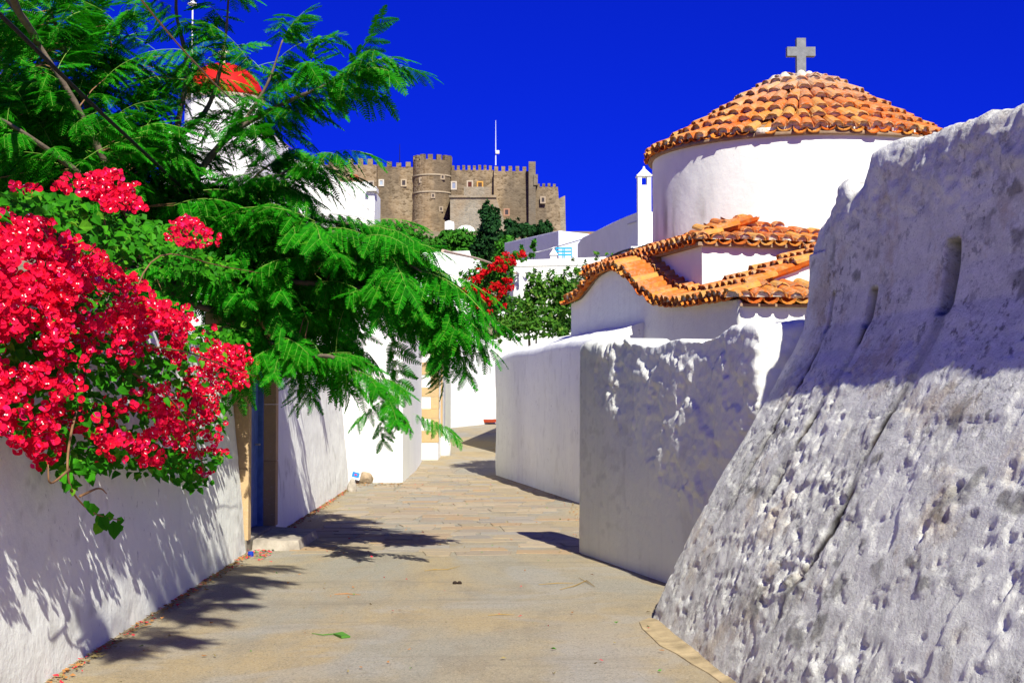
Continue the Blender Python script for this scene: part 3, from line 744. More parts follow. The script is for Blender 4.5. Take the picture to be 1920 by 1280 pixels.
# two sunlit house fronts on the left; the farther one has dressed corner stones
ha0, ha1 = G(655, 905), G(755, 905)
props(block('house', [(-6.5, ha0[1]), (ha1[0], ha1[1]), (ha1[0]-.05, 32.2), (-6.5, 32.2)], -.1, P(700, 572, ha1[1])[2], WHITE, None, .035),
      'bright white house front nearest the lane, with a boulder at its foot', 'house')
hb = G(821, 862); YB = hb[1]; ztop = P(790, 520, YB)[2]
hroot = empty('house', (hb[0]-2, YB+2, 0), 'white house with tan stepped corner stones beside the lane bend', 'house')
block('wall', [(-5.5, YB), (hb[0], YB), (P(834, 860, 35.4)[0], 35.4), (P(834, 860, 35.4)[0]-.05, 40), (-5.5, 40)], -.1, ztop, WHITE, hroot, .02)
sc = YB/FPX
for i, (y0, y1, lng) in enumerate([(592,613,1),(613.6,635,0),(635.5,657,1),(657.6,678.5,0),(679,702,1),(702.6,725.5,0),(726,743,1),(743.6,765.5,0),(766,784,1),(784.6,806.5,0),(807,829,1)]):
    xa = P(784 if lng else 808, y0, YB)[0]; zt = P(800, y0, YB)[2]; zb = P(800, y1, YB)[2]
    xr = hb[0]+.015; pr = .014+.006*random.random()
    b = MB(); b.box((xa, YB-pr, zb), (xr, YB+.05, zt))
    b.add([(xr-.02, YB+.051, zb), (hb[0]+.012, YB+.051, zb), (hb[0]+.010, YB+(.5 if not lng else .28), zb), (xr-.04, YB+(.5 if not lng else .28), zb), (xr-.02, YB+.051, zt), (hb[0]+.012, YB+.051, zt), (hb[0]+.010, YB+(.5 if not lng else .28), zt), (xr-.04, YB+(.5 if not lng else .28), zt)],
          [[0,3,2,1], [4,5,6,7], [0,1,5,4], [1,2,6,5], [2,3,7,6], [3,0,4,7]])
    b.build('corner_stone', QUOIN, hroot)
# plinth and pipe on the side turned to the bend
b = MB(); b.lathe([(.20, -.1), (.19, .3), (.14, .55), (.06, .68), (.01, .72)], (hb[0]+.05, YB+1.3, GZ(0, YB)), 10)
b.build('plinth', WHITE, hroot, True)
b = MB(); b.tube([(hb[0]+.03, YB+1.0, GZ(0, 33)+.5), (hb[0]+.03, YB+1.0, ztop-.1)], .03, 8); b.build('drainpipe', TAN, hroot)
b = MB(); b.tube([(hb[0]+.035, YB+2.2, GZ(0, 35)+.5), (hb[0]+.035, YB+2.2, ztop-.1)], .03, 8); b.build('drainpipe', METAL, hroot)
b = MB(); q = P(845, 655, 44.2); b.box((q[0]-.25, 43.4, q[2]-.1), (q[0]+.2, 43.6, q[2]+.25)); 
props(b.build('meter_box', plain('brown_wood', (.10, .05, .03), .7)), 'small dark brown box on the far white wall under the leaves', 'box')

def house_px(pts, Y, depth, mat, label, name='house', cat='house', zb=None):
    """a block whose front outline (left to right, top points in photograph pixels) stands at depth Y"""
    xs_ = [P(px, py, Y) for px, py in pts]; z0 = (GZ(0, Y) if zb is None else zb)-1.5
    n = len(xs_); m = MB(); fr = [(xs_[0][0], Y, z0)]+[tuple(p_) for p_ in xs_]+[(xs_[-1][0], Y, z0)]
    bk = [(x, y+depth, z) for x, y, z in fr]; k = len(fr)
    m.add(fr+bk, [list(range(k))[::-1], list(range(k, 2*k))]+[[i, (i+1) % k, k+(i+1) % k, k+i] for i in range(k)])
    o = m.build(name, mat); return props(o, label, cat) if label else o
# hillside houses
house_px([(770, 474), (880, 470), (884, 482), (900, 486)], 62, 5, WHITE, 'white house half hidden behind the feathery branches below the castle')
tw = empty('house', tuple(P(1030, 560, 58)*np.array((1, 1, 0))+np.array((0, 0, 2))), 'white terrace house with bare wall behind the green bush', 'house')
x0, x1 = P(962, 485, 58)[0], P(1135, 483, 58)[0]; zt = P(1000, 487, 58)[2]
block('wall', [(x0, 58), (x1, 57.2), (x1, 64.5), (x0, 64.5)], 1.0, zt-.3, PLAST, tw, .05)
block('parapet', [(x0-.02, 57.98), (x1, 57.18), (x1, 57.5), (x0-.02, 58.3)], zt-.302, zt, PLAST, tw, .05, [zt-.02, zt+.05, zt+.05, zt-.02])
b = MB(); b.tube([P(972, 540, 57.9), P(972, 512, 57.9), P(968, 508, 57.9)], .03, 6); b.tube([P(962, 522, 57.95), P(974, 513, 57.8)], .025, 6); b.build('wire_bracket', METAL, tw)
STUCCO = whitewash('stucco_shaded_house', (.72, .74, .80), amount=.2, spots=.2, bump=1.0, bs=.22)  # white stucco; the bluish cast of shade is put into its base colour
bl = [P(1047, 432, 82), P(1112, 440, 82)]; lf = P(946, 455, 95)
bh = empty('house', (bl[0][0], 84, 4), 'white house with rough side wall tinted like bluish shade behind the terrace', 'house')
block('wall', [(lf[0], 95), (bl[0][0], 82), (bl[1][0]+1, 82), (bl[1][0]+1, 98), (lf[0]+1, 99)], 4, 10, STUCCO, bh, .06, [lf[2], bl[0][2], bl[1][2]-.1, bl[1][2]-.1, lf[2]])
b = MB(); c = P(1112, 446, 81); b.box((c[0]-.2, 82.2, c[2]-.5), (c[0]+.22, 82.6, c[2]+.30)); b.box((c[0]-.25, 82.15, c[2]+.30), (c[0]+.27, 82.65, c[2]+.40)); b.build('brick_chimney', plain('red_brick', (.45, .15, .05), .9, .4, 8), bh)
# grey-shaded sloping gable and tall white chimney
sg = [(1083, 458), (1092, 446), (1110, 437), (1140, 422), (1165, 410), (1200, 396)]
gh = empty('house', (5, 70, 4), 'white house with a shaded sloping parapet and tall capped chimney left of the dome', 'house')
pts = []
for i, (px, py) in enumerate(sg): pts.append(P(px, py, 78-14*i/(len(sg)-1)))
fr = [(pts[0][0], pts[0][1], 3.)]+[tuple(p_) for p_ in pts]+[(pts[-1][0], pts[-1][1], 3.)]; bk = [(x+6, y+2, z) for x, y, z in fr]; k = len(fr)
m = MB(); m.add(fr+bk, [list(range(k))[::-1], list(range(k, 2*k))]+[[i, (i+1) % k, k+(i+1) % k, k+i] for i in range(k)]); m.build('wall', WHITE, gh)
YC = 63.0; ca_, cb_ = P(1196, 330, YC), P(1221, 330, YC); zl = P(1200, 468, YC)[2]
b = MB(); b.prism([(ca_[0], YC), (cb_[0], YC), (cb_[0], YC+.6), (ca_[0], YC+.6)], zl-.3, ca_[2]-.40)
xm = (ca_[0]+cb_[0])/2; wd = cb_[0]-ca_[0]
for sx in (0, 1):
    for sy in (0, 1): b.prism([(ca_[0]+sx*(wd-.17), YC+sy*.43), (ca_[0]+sx*(wd-.17)+.17, YC+sy*.43), (ca_[0]+sx*(wd-.17)+.17, YC+sy*.43+.17), (ca_[0]+sx*(wd-.17), YC+sy*.43+.17)], ca_[2]-.40, ca_[2])
b.prism([(ca_[0]-.05, YC-.05), (cb_[0]+.05, YC-.05), (cb_[0]+.05, YC+.65), (ca_[0]-.05, YC+.65)], ca_[2], ca_[2]+.06)
b.add([(ca_[0]-.02, YC-.02, ca_[2]+.06), (cb_[0]+.02, YC-.02, ca_[2]+.06), (cb_[0]+.02, YC+.62, ca_[2]+.06), (ca_[0]-.02, YC+.62, ca_[2]+.06), (xm, YC+.3, ca_[2]+.42)], [[0,1,4], [1,2,4], [2,3,4], [3,0,4]])
b.lathe([(.06, 0), (.05, .08), (.01, .12)], (xm, YC+.3, ca_[2]+.36), 8)
ch = b.build('chimney', WHITE, gh)
b = MB(); b.prism([(P(1184, 1, YC)[0], YC-.4), (P(1222, 1, YC)[0], YC-.4), (P(1222, 1, YC)[0], YC+1), (P(1184, 1, YC)[0], YC+1)], zl-1.2, zl+.05); b.build('chimney_base', WHITE, gh)
b = MB(); b.prism([(P(1180, 1, YC)[0], YC-.5), (P(1224, 1, YC)[0], YC-.5), (P(1224, 1, YC)[0], YC-.41), (P(1180, 1, YC)[0], YC-.41)], zl-.02, zl+.10); b.build('ledge', WHITE, gh)
# chairs and small shrine-like lantern on the terrace
TURQ = plain('turquoise_paint', (.02, .36, .62), .5)
def chair(x, y, z, rz, label):
    c, s = math.cos(rz), math.sin(rz); T_ = lambda a, b_, h: (x+a*c-b_*s, y+a*s+b_*c, z+h)
    r = empty('chair', (x, y, z), label, 'chair', 'turquoise chairs on the terrace')
    def bx(n, lo, hi):
        q_ = MB(); q_.hexa([T_(lo[0], lo[1], lo[2]), T_(hi[0], lo[1], lo[2]), T_(hi[0], hi[1], lo[2]), T_(lo[0], hi[1], lo[2])], [T_(lo[0], lo[1], hi[2]), T_(hi[0], lo[1], hi[2]), T_(hi[0], hi[1], hi[2]), T_(lo[0], hi[1], hi[2])]); q_.build(n, TURQ, r)
    for sx in (-.2, .17):
        bx('leg', (sx, -.2, 0), (sx+.035, -.165, .44)); bx('leg', (sx, .17, 0), (sx+.035, .205, .95))
    bx('seat', (-.21, -.21, .441), (.21, .168, .475))
    for h in (.60, .74, .88): bx('back_slat', (-.164, .178, h), (.169, .198, h+.07))
zf = zt-.28
q = P(1048, 480, 60.5); chair(q[0], 60.5, q[2]-.60, math.pi+.25, 'turquoise wooden chair on the terrace, next to the small white turret')
q = P(1064, 480, 60.8); chair(q[0], 60.8, q[2]-.60, math.pi-.1, 'turquoise wooden chair on the terrace, nearer the sloping parapet')
block('terrace_floor', [(x0+.05, 58.31), (x1-.02, 57.6), (x1-.02, 64.4), (x0+.05, 64.4)], zt-.299, P(1048, 480, 60.5)[2]-.602, CEMENT, tw, 0)
b = MB(); q = P(1038, 484, 59.6); b.box((q[0]-.14, 59.4, q[2]-.6), (q[0]+.14, 59.7, q[2]+.12)); b.add([(q[0]-.18, 59.35, q[2]+.12), (q[0]+.18, 59.35, q[2]+.12), (q[0]+.18, 59.75, q[2]+.12), (q[0]-.18, 59.75, q[2]+.12), (q[0], 59.55, q[2]+.42)], [[0,3,2,1], [0,1,4], [1,2,4], [2,3,4], [3,0,4]])
props(b.build('small_turret', WHITE), 'small white pointed turret at the terrace edge beside the chairs', 'turret')
# big white building and red-domed church behind the tree
house_px([(478, 262), (512, 262), (540, 290), (560, 301), (600, 307), (614, 313), (623, 322), (630, 337), (640, 341), (692, 341)], 92, 8, WHITE, 'large white building with a curved shoulder behind the tree, left of the castle')
lw_ = MB(); a_, c_ = P(688, 350, 91.6), P(706, 358, 91.6); lw_.box((a_[0], 91.5, c_[2]), (c_[0], 93, a_[2])); 
a2 = P(690, 359, 91.7); lw_.box((a2[0]+.02, 91.8, 4), (c_[0]-.15, 94, a2[2]))
props(lw_.build('ledge_wall', WHITE), 'white ledge at the right end of the shouldered white building', 'wall')
YR = 80.; rc = P(404, 172, YR); RR = 76/FPX*YR
red = empty('church', (rc[0], YR+RR, 4), 'white church with a bright red dome and cream cross seen through the branches', 'church')
b = MB(); b.lathe([(RR*.97, 3-rc[2]), (RR*.97, -.15)], (rc[0], YR+RR, rc[2]), 40); b.build('drum', WHITE, red, False)
b = MB(); b.lathe([(RR*.97, -.15), (RR*1.05, -.12), (RR*1.07, 0), (RR*.99, .03)], (rc[0], YR+RR, rc[2]), 40); b.build('cornice', plain('cream_stone', (.62, .52, .36), .8), red)
RED = NT('red_dome_paint'); vv = RED.pos(); sp = RED.n('SeparateXYZ'); RED.set(sp.inputs[0], vv)
RED.color(RED.mix(RED.ramp(RED.noise(3, vv), .4, .7), (.62, .012, .01), (.50, .01, .008))); RED.normal(RED.bump(RED.math('FRACT', RED.math('MULTIPLY', sp.outputs[2], 4.5)), .6, .03)); RED.b.inputs['Roughness'].default_value = .6
hd = 66/FPX*YR*1.06
b = MB(); b.lathe([(RR*math.cos(a_), .03+hd*math.sin(a_)) for a_ in np.linspace(0, 1.55, 14)], (rc[0], YR+RR, rc[2]), 40); b.build('dome', RED.m, red, True)
cx = np.array((1., 0, 0)); cyr = np.array((0, -1., 0))
crossmesh(np.array((rc[0], YR+RR, 0)), rc[2]+hd-.05, rc[2]+hd+1.10, rc[2]+hd+.68, .09, .31, .08).build('cross', plain('cream_cross', (.66, .56, .40), .7), red)
b = MB(); bw = P(326, 240, YR); b.prism([(rc[0]-3.0, YR-.4), (rc[0]+2.75, YR-.4), (rc[0]+3.2, YR+6), (rc[0]-3.0, YR+6)], 3, P(400, 240, YR)[2]); b.build('nave', WHITE, red)
b = MB(); q = P(360, 150, 70); b.tube([(q[0], 70, 3), (q[0], 70, P(360, 14, 70)[2])], .04, 8); b.lathe([(.1, 0), (.26, .1), (.10, .22), (.02, .35)], (q[0], 70, P(360, 12, 70)[2]), 10)
props(b.build('lamp_post', plain('white_metal', (.8, .8, .8), .4)), 'slim white lamp post rising through the top of the tree', 'lamp post')
# ---------------------------------------------------------------- castle on the hill
def castle_mat(name, a, b_, c_):
    t = NT(name); v = t.pos((1, 1, 1.6))
    vc = t.voro(1.15, v, out=1); sp = t.n('SeparateColor'); t.set(sp.inputs[0], vc); r = sp.outputs[0]
    c = t.cramp(r, [(0, a), (.5, b_), (1, c_)])
    e = t.voro(1.15, v, 'DISTANCE_TO_EDGE'); c = t.mix(t.ramp(e, .10, .02, 0, .45), c, (.35, .285, .185))
    f = t.noise(.16, t.pos((1, 1, .7)), 6, .65); c = t.mix(t.ramp(f, .42, .66, 0, .55), c, (.30, .20, .10))
    g = t.noise(.09, t.pos((1, 1, .4)), 5, .65); c = t.mix(t.ramp(g, .50, .62, 0, .65), c, (.10, .08, .055))
    t.color(c); t.normal(t.bump(e, .8, .15)); t.b.inputs['Roughness'].default_value = .95; return t.m
CAS = castle_mat('castle_masonry', (.11, .078, .042), (.22, .165, .095), (.315, .245, .15))
CAS2 = castle_mat('castle_grey_masonry', (.20, .185, .14), (.265, .24, .18), (.31, .28, .21))
PALE = plain('pale_string_course', (.40, .33, .22), .9, .15, 1)
YK = 350.; PX = YK/FPX
castle = empty('castle', (P(840, 430, YK)[0], YK+10, 40), 'brown stone castle with battlements and a round tower on the hilltop', 'castle')
X = lambda px: P(px, 640, YK)[0]
Z = lambda py, Y=YK: P(960, py, Y)[2]
def wall(px0, px1, ptop, pbot, Y0, Y1, merl=None, mt=None, mat=CAS, name='curtain_wall', thick=3., batter=0.):
    a = P(px0, ptop, Y0); c = P(px1, ptop, Y1); zt = (a[2]+c[2])/2; zb = P(px0, pbot, Y0)[2]-3
    m = MB(); m.hexa([(a[0], Y0-batter, zb), (c[0]+batter*.6, Y1-batter, zb), (c[0], Y1+thick, zb), (a[0], Y0+thick, zb)], [(a[0], Y0, zt), (c[0], Y1, zt), (c[0], Y1+thick, zt), (a[0], Y0+thick, zt)])
    wl = m.build(name, mat, castle)
    if merl:
        for i in range(merl):
            f0 = (i+.08)/merl; f1 = (i+.60)/merl; q0 = a+(c-a)*f0; q1 = a+(c-a)*f1; h = P(px0, mt, Y0)[2]-a[2]; h *= 1+.12*random.uniform(-1, 1)
            m = MB(); y0 = Y0+(Y1-Y0)*f0; nz = 5; 
            # swallow-notched battlement
            m.hexa([(q0[0], y0, zt), (q1[0], y0, zt), (q1[0], y0+1, zt), (q0[0], y0+1, zt)], [(q0[0], y0, zt+h), (q1[0], y0, zt+h*.97), (q1[0], y0+1, zt+h), (q0[0], y0+1, zt+h)])
            m.build('merlon', mat, wl)
    return wl
wall(560, 706, 309, 470, 347, 347, 8, 298, CAS)
wall(706, 777, 313, 470, 350, 351, 4, 304)
# round tower
tc0 = P(811, 300, 352); TR = 37*352/FPX; zt = P(811, 299, 347)[2]; zb = P(811, 440, 347)[2]
prof = [(TR*1.20, zb-4), (TR*1.13, P(811, 412, 347)[2]), (TR*1.04, P(811, 411, 347)[2]+.05), (TR*1.0, P(811, 360, 347)[2]), (TR, zt), (TR-1, zt), (TR-1, zt-2)]
b = MB(); b.lathe([(r, z) for r, z in prof], (tc0[0], 352, 0), 40); tow = b.build('round_tower', CAS, castle, False)
for py in (326, 358):
    z = P(811, py, 347)[2]; b = MB(); b.lathe([(TR*1.0, z-.3), (TR*1.04, z-.25), (TR*1.04, z+.05), (TR*1.0, z+.1)], (tc0[0], 352, 0), 40); b.build('string_course', PALE, tow)
for i in range(14):
    a0 = 2*math.pi*(i+.1)/14; a1 = a0+2*math.pi*.56/14; b = MB(); h = (P(811, 288, 347)[2]-zt)
    pb = [(tc0[0]+r*math.cos(a), 352+r*math.sin(a)) for r, a in ((TR, a0), (TR, (a0+a1)/2), (TR, a1), (TR-1, a1), (TR-1, (a0+a1)/2), (TR-1, a0))]
    b.prism(pb, zt+.01, zt+h*(1+.1*random.uniform(-1, 1))); b.build('merlon', CAS, tow)
wall(846, 926, 319, 460, 350, 350, 8, 310)
wall(926, 992, 321, 460, 348.5, 348.5, 5, 312, name='curtain_wall', batter=1.2)
b = MB(); b.box((X(991), 346, Z(460)), (X(1004), 351, Z(308))); b.build('turret', CAS2, castle)
b = MB(); b.box((X(1000), 345.7, Z(352)), (X(1008), 348, Z(332))); b.build('turret_step', CAS2, castle)
wall(996, 1046, 350, 460, 347.5, 348.2, 5, 344, batter=2.2)
b = MB(); b.hexa([(X(1044), 349.5, Z(470)), (X(1062), 349.5, Z(470)), (X(1062), 353, Z(470)), (X(1044), 353, Z(470))], [(X(1048), 350.5, Z(372)), (X(1060), 350.5, Z(366)), (X(1060), 352.5, Z(366)), (X(1048), 352.5, Z(372))]); b.build('end_pillar', CAS2, castle)
# lower grey bastion with slanted right edge
b = MB(); b.hexa([(X(846), 343, Z(470)), (X(966), 343, Z(470)), (X(966), 350, Z(470)), (X(846), 350, Z(470))], [(X(846), 343, Z(378)), (X(930), 343, Z(379)), (X(930), 350, Z(379)), (X(846), 350, Z(378))]); bas = b.build('bastion', CAS2, castle)
b = MB(); b.box((X(844), 342.6, Z(378)), (X(931), 350, Z(373.5))); b.build('cornice', CAS2, bas)
b = MB(); b.box((X(871), 344, Z(373.4)), (X(921), 349, Z(357))); b.build('upper_block', CAS2, bas)
def window(px, py, w, h, Yw, fcol, pcol=(.06, .05, .05), name='window', arch=False):
    c = P(px, py, Yw); wm, hm = w*Yw/FPX/2, h*Yw/FPX/2
    m = MB(); ft = .35
    for lo, hi in (((-wm-ft, -hm-ft), (-wm, hm+ft)), ((wm, -hm-ft), (wm+ft, hm+ft)), ((-wm, hm), (wm, hm+ft)), ((-wm, -hm-ft), (wm, -hm))):
        m.box((c[0]+lo[0], Yw-.18, c[2]+lo[1]), (c[0]+hi[0], Yw+.5, c[2]+hi[1]))
    fr_ = m.build(name, plain('window_surround', fcol, .9), castle)
    m = MB(); m.box((c[0]-wm, Yw-.06, c[2]-hm), (c[0]+wm, Yw+.3, c[2]+hm)); m.build('pane', plain('window_pane', pcol, .4), fr_)
for a_ in [(696, 345, 6, 7, 347, (.40, .34, .25)), (715, 343, 5, 8, 350.1, (.55, .52, .45), (.35, .42, .5)), (757, 343, 6, 9, 350.6, (.42, .34, .22)),
           (851, 348, 6, 11, 350, (.5, .44, .34), (.25, .28, .36)), (881, 348, 7, 14, 350, (.46, .38, .27), (.10, .03, .02)), (900, 349, 7, 13, 350, (.55, .30, .07), (.10, .06, .04)),
           (1018, 375, 5, 8, 346.3, (.36, .29, .2)), (950, 398, 6, 9, 342.9, (.36, .2, .12))]: window(*a_)
for px, py in ((830, 332), (790, 338), (812, 367), (827, 392)):
    dx = (P(px, py, 352)[0]-tc0[0])/TR; yy = 352-TR*math.sqrt(max(0, 1-dx*dx))*1.0; window(px, py, 3.2, 5, yy-.05, (.34, .27, .18))
c = P(665, 336, 346.9); b = MB(); b.lathe([(1.15, 0), (1.15, .3), (.55, .3), (.55, 0)], (0, 0, 0), 12, 0, math.pi)
V = [(c[0]+x, 346.9-z, c[2]+y) for x, y, z in b.V]; obj('brick_arch', V, b.F, plain('brick_red', (.40, .12, .06), .9), castle)
# masts
b = MB(); q0, q1 = P(929.5, 310, 352), P(929.5, 226, 352); b.tube([q0, (q0[0], 352, q0[2]+(q1[2]-q0[2])*.25), q1], [.18, .14, .06], 6)
q = P(930.5, 286, 352); mast = b.build('mast', plain('pale_mast', (.62, .66, .72), .5), None); props(mast, 'tall pale antenna mast with a small white box on the castle roof', 'mast')
b = MB(); b.box((q[0]-.15, 351.5, q[2]-.35), (q[0]+.75, 352.3, q[2]+.45)); b.build('equipment_box', plain('white_box', (.8, .8, .8), .5), mast)
b = MB(); q0, q1 = P(749.5, 312, 352), P(749.5, 270, 352); b.tube([q0, q1], [.12, .05], 5)
props(b.build('mast', CABLE), 'thin dark mast on the battlements left of the round tower', 'mast')
# small white chapel pieces at the castle foot
house_px([(834, 416), (842, 413), (851, 416)], 335, 4, WHITE, 'small white block house at the foot of the round tower')
b = MB(); c = P(873, 432, 336); b.lathe([(2.3, -3), (2.3, 0), (1.9, .8), (1.1, 1.3), (.02, 1.5)], (c[0], 338, c[2]), 20); props(b.build('white_vault', WHITE), 'low white rounded roof at the foot of the grey bastion', 'chapel')
# ---------------------------------------------------------------- leaf materials
def leaf_mat(name, a, b_, trans=.35, rough=.5, hue=None, tr=None):
    t = NT(name); r = t.math('FRACT', t.math('ADD', t.n('ObjectInfo').outputs['Random'], t.n('NewGeometry').outputs['Random Per Island']))
    c = t.cramp(r, [(0, a), (.55, tuple((x+y)/2 for x, y in zip(a, b_))), (.9, b_), (1, hue or b_)])
    t.color(c); t.b.inputs['Roughness'].default_value = rough; t.b.inputs['Specular IOR Level'].default_value = .08
    tn = t.n('BsdfTranslucent'); t.set(tn.inputs[0], tr if tr else t.mix(.5, c, b_)); mx = t.n('MixShader'); mx.inputs[0].default_value = trans
    out = t.t.nodes['Material Output']; t.t.links.new(t.b.outputs[0], mx.inputs[1]); t.t.links.new(tn.outputs[0], mx.inputs[2]); t.t.links.new(mx.outputs[0], out.inputs[0])
    return t.m
FROND = leaf_mat('feathery_leaf', (.008, .15, .003), (.026, .33, .005), .38, .7, (.085, .33, .012))
RACHIS = plain('leaf_stalk', (.16, .30, .04), .8, .2)
BARK = plain('grey_bark', (.17, .13, .09), .95, .35, 9, bump=.8, bscale=30)
TWIG = plain('brown_twig', (.24, .13, .06), .9, .3, 12)
BOUGLEAF = leaf_mat('bougainvillea_leaf', (.020, .15, .006), (.055, .32, .008), .35, .5, (.15, .36, .02))
BRACT = leaf_mat('red_bract', (.74, .004, .022), (.86, .010, .075), .35, .6, (.86, .02, .20))
BRACT2 = leaf_mat('scarlet_bract', (.55, .006, .010), (.78, .012, .02), .3, .6)
PETALW = plain('white_floret', (.85, .82, .75), .6, .05)
BUSHL = leaf_mat('bush_leaf', (.030, .12, .012), (.10, .26, .022), .3, .45, (.20, .30, .05))
DARKL = leaf_mat('dark_evergreen_leaf', (.008, .040, .010), (.022, .085, .018), .15, .6)
MIDL = leaf_mat('bright_tree_leaf', (.022, .13, .010), (.06, .24, .015), .25, .6)

# ---------------------------------------------------------------- feathery tree over the garden wall
def pinna(L, w, n, q):
    """one feather: midrib and rows of narrow leaflets, along +x, lying in xy, drooping"""
    V = []; F = []; mi = []; h = L/n*.96
    sag = lambda x: -.22*x*x/L
    for i in range(n):
        x = L*(i+.6)/n; wl = w*(math.sin(math.pi*min(1, (i+1.6)/(n+1.4))**.8)*.75+.25)
        for s in (-1, 1):
            f = .45*wl+q.uniform(-.1, .1)*wl; dz = -q.uniform(.10, .38)*wl; b = len(V); wl_ = wl*q.uniform(.9, 1.05)
            V += [(x-h/2, s*.001, sag(x)), (x+h/2, s*.001, sag(x)), (x+h*.30+f, s*wl_, sag(x)+dz), (x-h*.30+f, s*wl_*.97, sag(x)+dz)]
            F.append([b, b+1, b+2, b+3] if s < 0 else [b, b+3, b+2, b+1]); mi.append(0)
    b = len(V); r = .0017
    for x in (0, L*.5, L*1.02): V += [(x, -r, sag(x)+.002), (x, r, sag(x)+.002)]
    F += [[b, b+2, b+3, b+1], [b+2, b+4, b+5, b+3]]; mi += [1, 1]
    return np.array(V), F, mi
def frond(seed, R=.62, pairs=8):
    q = random.Random(seed); V = []; F = []; mi = []; n = 0
    def put(P_, M):
        nonlocal n
        v = P_[0] @ np.array(M)[:3, :3].T+np.array(M)[:3, 3]; V.append(v); F.extend([[n+i for i in f] for f in P_[1]]); mi.extend(P_[2]); n += len(v)
    curve = lambda x: Vector((x, 0, .10*x-.55*x*x))
    for k in range(pairs):
        x = R*(.14+.86*k/(pairs-1))
        for s in (-1, 1):
            yaw = s*math.radians(q.uniform(48, 72)*(1-.45*k/pairs)); L = .33*(1-.35*abs(k/(pairs-1)-.45))*q.uniform(.85, 1.1)
            dr = math.radians(q.uniform(18, 62))
            d = Vector((math.cos(yaw)*math.cos(dr), math.sin(yaw)*math.cos(dr), -math.sin(dr)))
            put(pinna(L, .060*q.uniform(.9, 1.1), 14, q), frame(curve(x), d, Vector((q.uniform(-.3, .3), q.uniform(-.3, .3)-s*.3, 1))))
    b = n; r = .0032; vv = []
    for i in range(6):
        c = curve(R*i/5); vv += [(c.x, -r, c.z), (c.x, r, c.z), (c.x, 0, c.z+r*1.5)]
    V.append(np.array(vv)); n += len(vv)
    for i in range(5):
        for a in range(3): F.append([b+i*3+a, b+(i+1)*3+a, b+(i+1)*3+(a+1) % 3, b+i*3+(a+1) % 3]); mi.append(1)
    return np.concatenate(V), F, mi
FT = [frond(s, random.Random(s).uniform(.5, .72), 7+s % 2) for s in range(7)]
tree = empty('feathery_tree', (-3.6, 14.8, 0), 'large spreading tree with drooping feathery green leaves behind the garden wall', 'tree')
fr = random.Random(21)
trunkline = smoothline([(-3.6, 14.8, -.1), P(300, 700, 14.7), P(325, 560, 14.5)], 6)
b = MB(); b.tube(trunkline, np.linspace(.17, .11, len(trunkline)), 9); b.build('trunk', BARK, tree, True)
F0 = (325, 560, 14.5)
# (points in photograph pixels with depth), thickness, side shoots per metre, fronds per metre
branches = [
 ([F0, (240, 400, 14), (160, 230, 13.5), (70, 80, 13), (-40, -70, 12.6)], .06),
 ([F0, (220, 330, 14.6), (150, 170, 14.3), (110, 60, 14.1), (95, 20, 14)], .05),
 ([F0, (180, 360, 13.6), (60, 260, 12.8), (-60, 190, 12.2)], .05),
 ([F0, (280, 380, 15.0), (240, 250, 15.0), (215, 130, 15)], .045),
 ([F0, (300, 400, 15.4), (180, 300, 15.6), (40, 190, 15.6), (-60, 130, 15.5)], .05),
 ([F0, (330, 400, 14.6), (330, 260, 14.5), (350, 130, 14.3), (330, 20, 14.2), (340, -60, 14)], .05),
 ([(330, 260, 14.5), (390, 200, 14.3), (420, 90, 14.1), (430, -30, 14)], .035),
 ([(330, 400, 14.6), (390, 300, 14.5), (450, 240, 14.3), (530, 195, 14.0), (600, 165, 13.7), (675, 130, 13.5)], .045),
 ([(450, 240, 14.3), (500, 160, 14.2), (530, 75, 14.1)], .022),
 ([F0, (390, 420, 14.6), (450, 360, 14.5), (490, 345, 14.2), (530, 325, 14), (555, 312, 13.9)], .04),
 ([F0, (400, 460, 14.3), (480, 395, 14.0), (580, 425, 13.8), (660, 445, 13.6), (730, 475, 13.5), (800, 515, 13.4)], .04),
 ([(480, 400, 14.0), (580, 412, 14), (650, 420, 13.9), (690, 425, 13.8)], .022),
 ([F0, (430, 520, 14.2), (540, 528, 14.0), (640, 540, 13.9), (730, 570, 13.8), (800, 602, 13.7), (845, 618, 13.6)], .045),
 ([(640, 540, 13.9), (720, 540, 13.7), (775, 552, 13.6), (812, 570, 13.5)], .02),
 ([(460, 520, 14.2), (560, 500, 14), (640, 490, 13.8), (710, 505, 13.7), (760, 530, 13.6)], .025),
 ([F0, (420, 590, 14.3), (500, 640, 14.0), (580, 665, 13.6), (630, 672, 13.3), (690, 715, 13.1), (745, 768, 13.0)], .04),
 ([(420, 590, 14.3), (480, 630, 14.2), (520, 655, 14.1), (545, 680, 14)], .025),
 ([F0, (400, 500, 15.2), (500, 470, 15.5), (590, 460, 15.6), (640, 480, 15.6)], .04),
 ([F0, (420, 560, 15.4), (520, 580, 15.6), (600, 590, 15.6), (640, 630, 15.5)], .035),
 ([F0, (200, 470, 15.2), (80, 380, 15.4), (-40, 330, 15.4)], .05),
 ([F0, (330, 480, 15.3), (420, 400, 15.6), (480, 330, 15.7), (520, 300, 15.6)], .035),
]
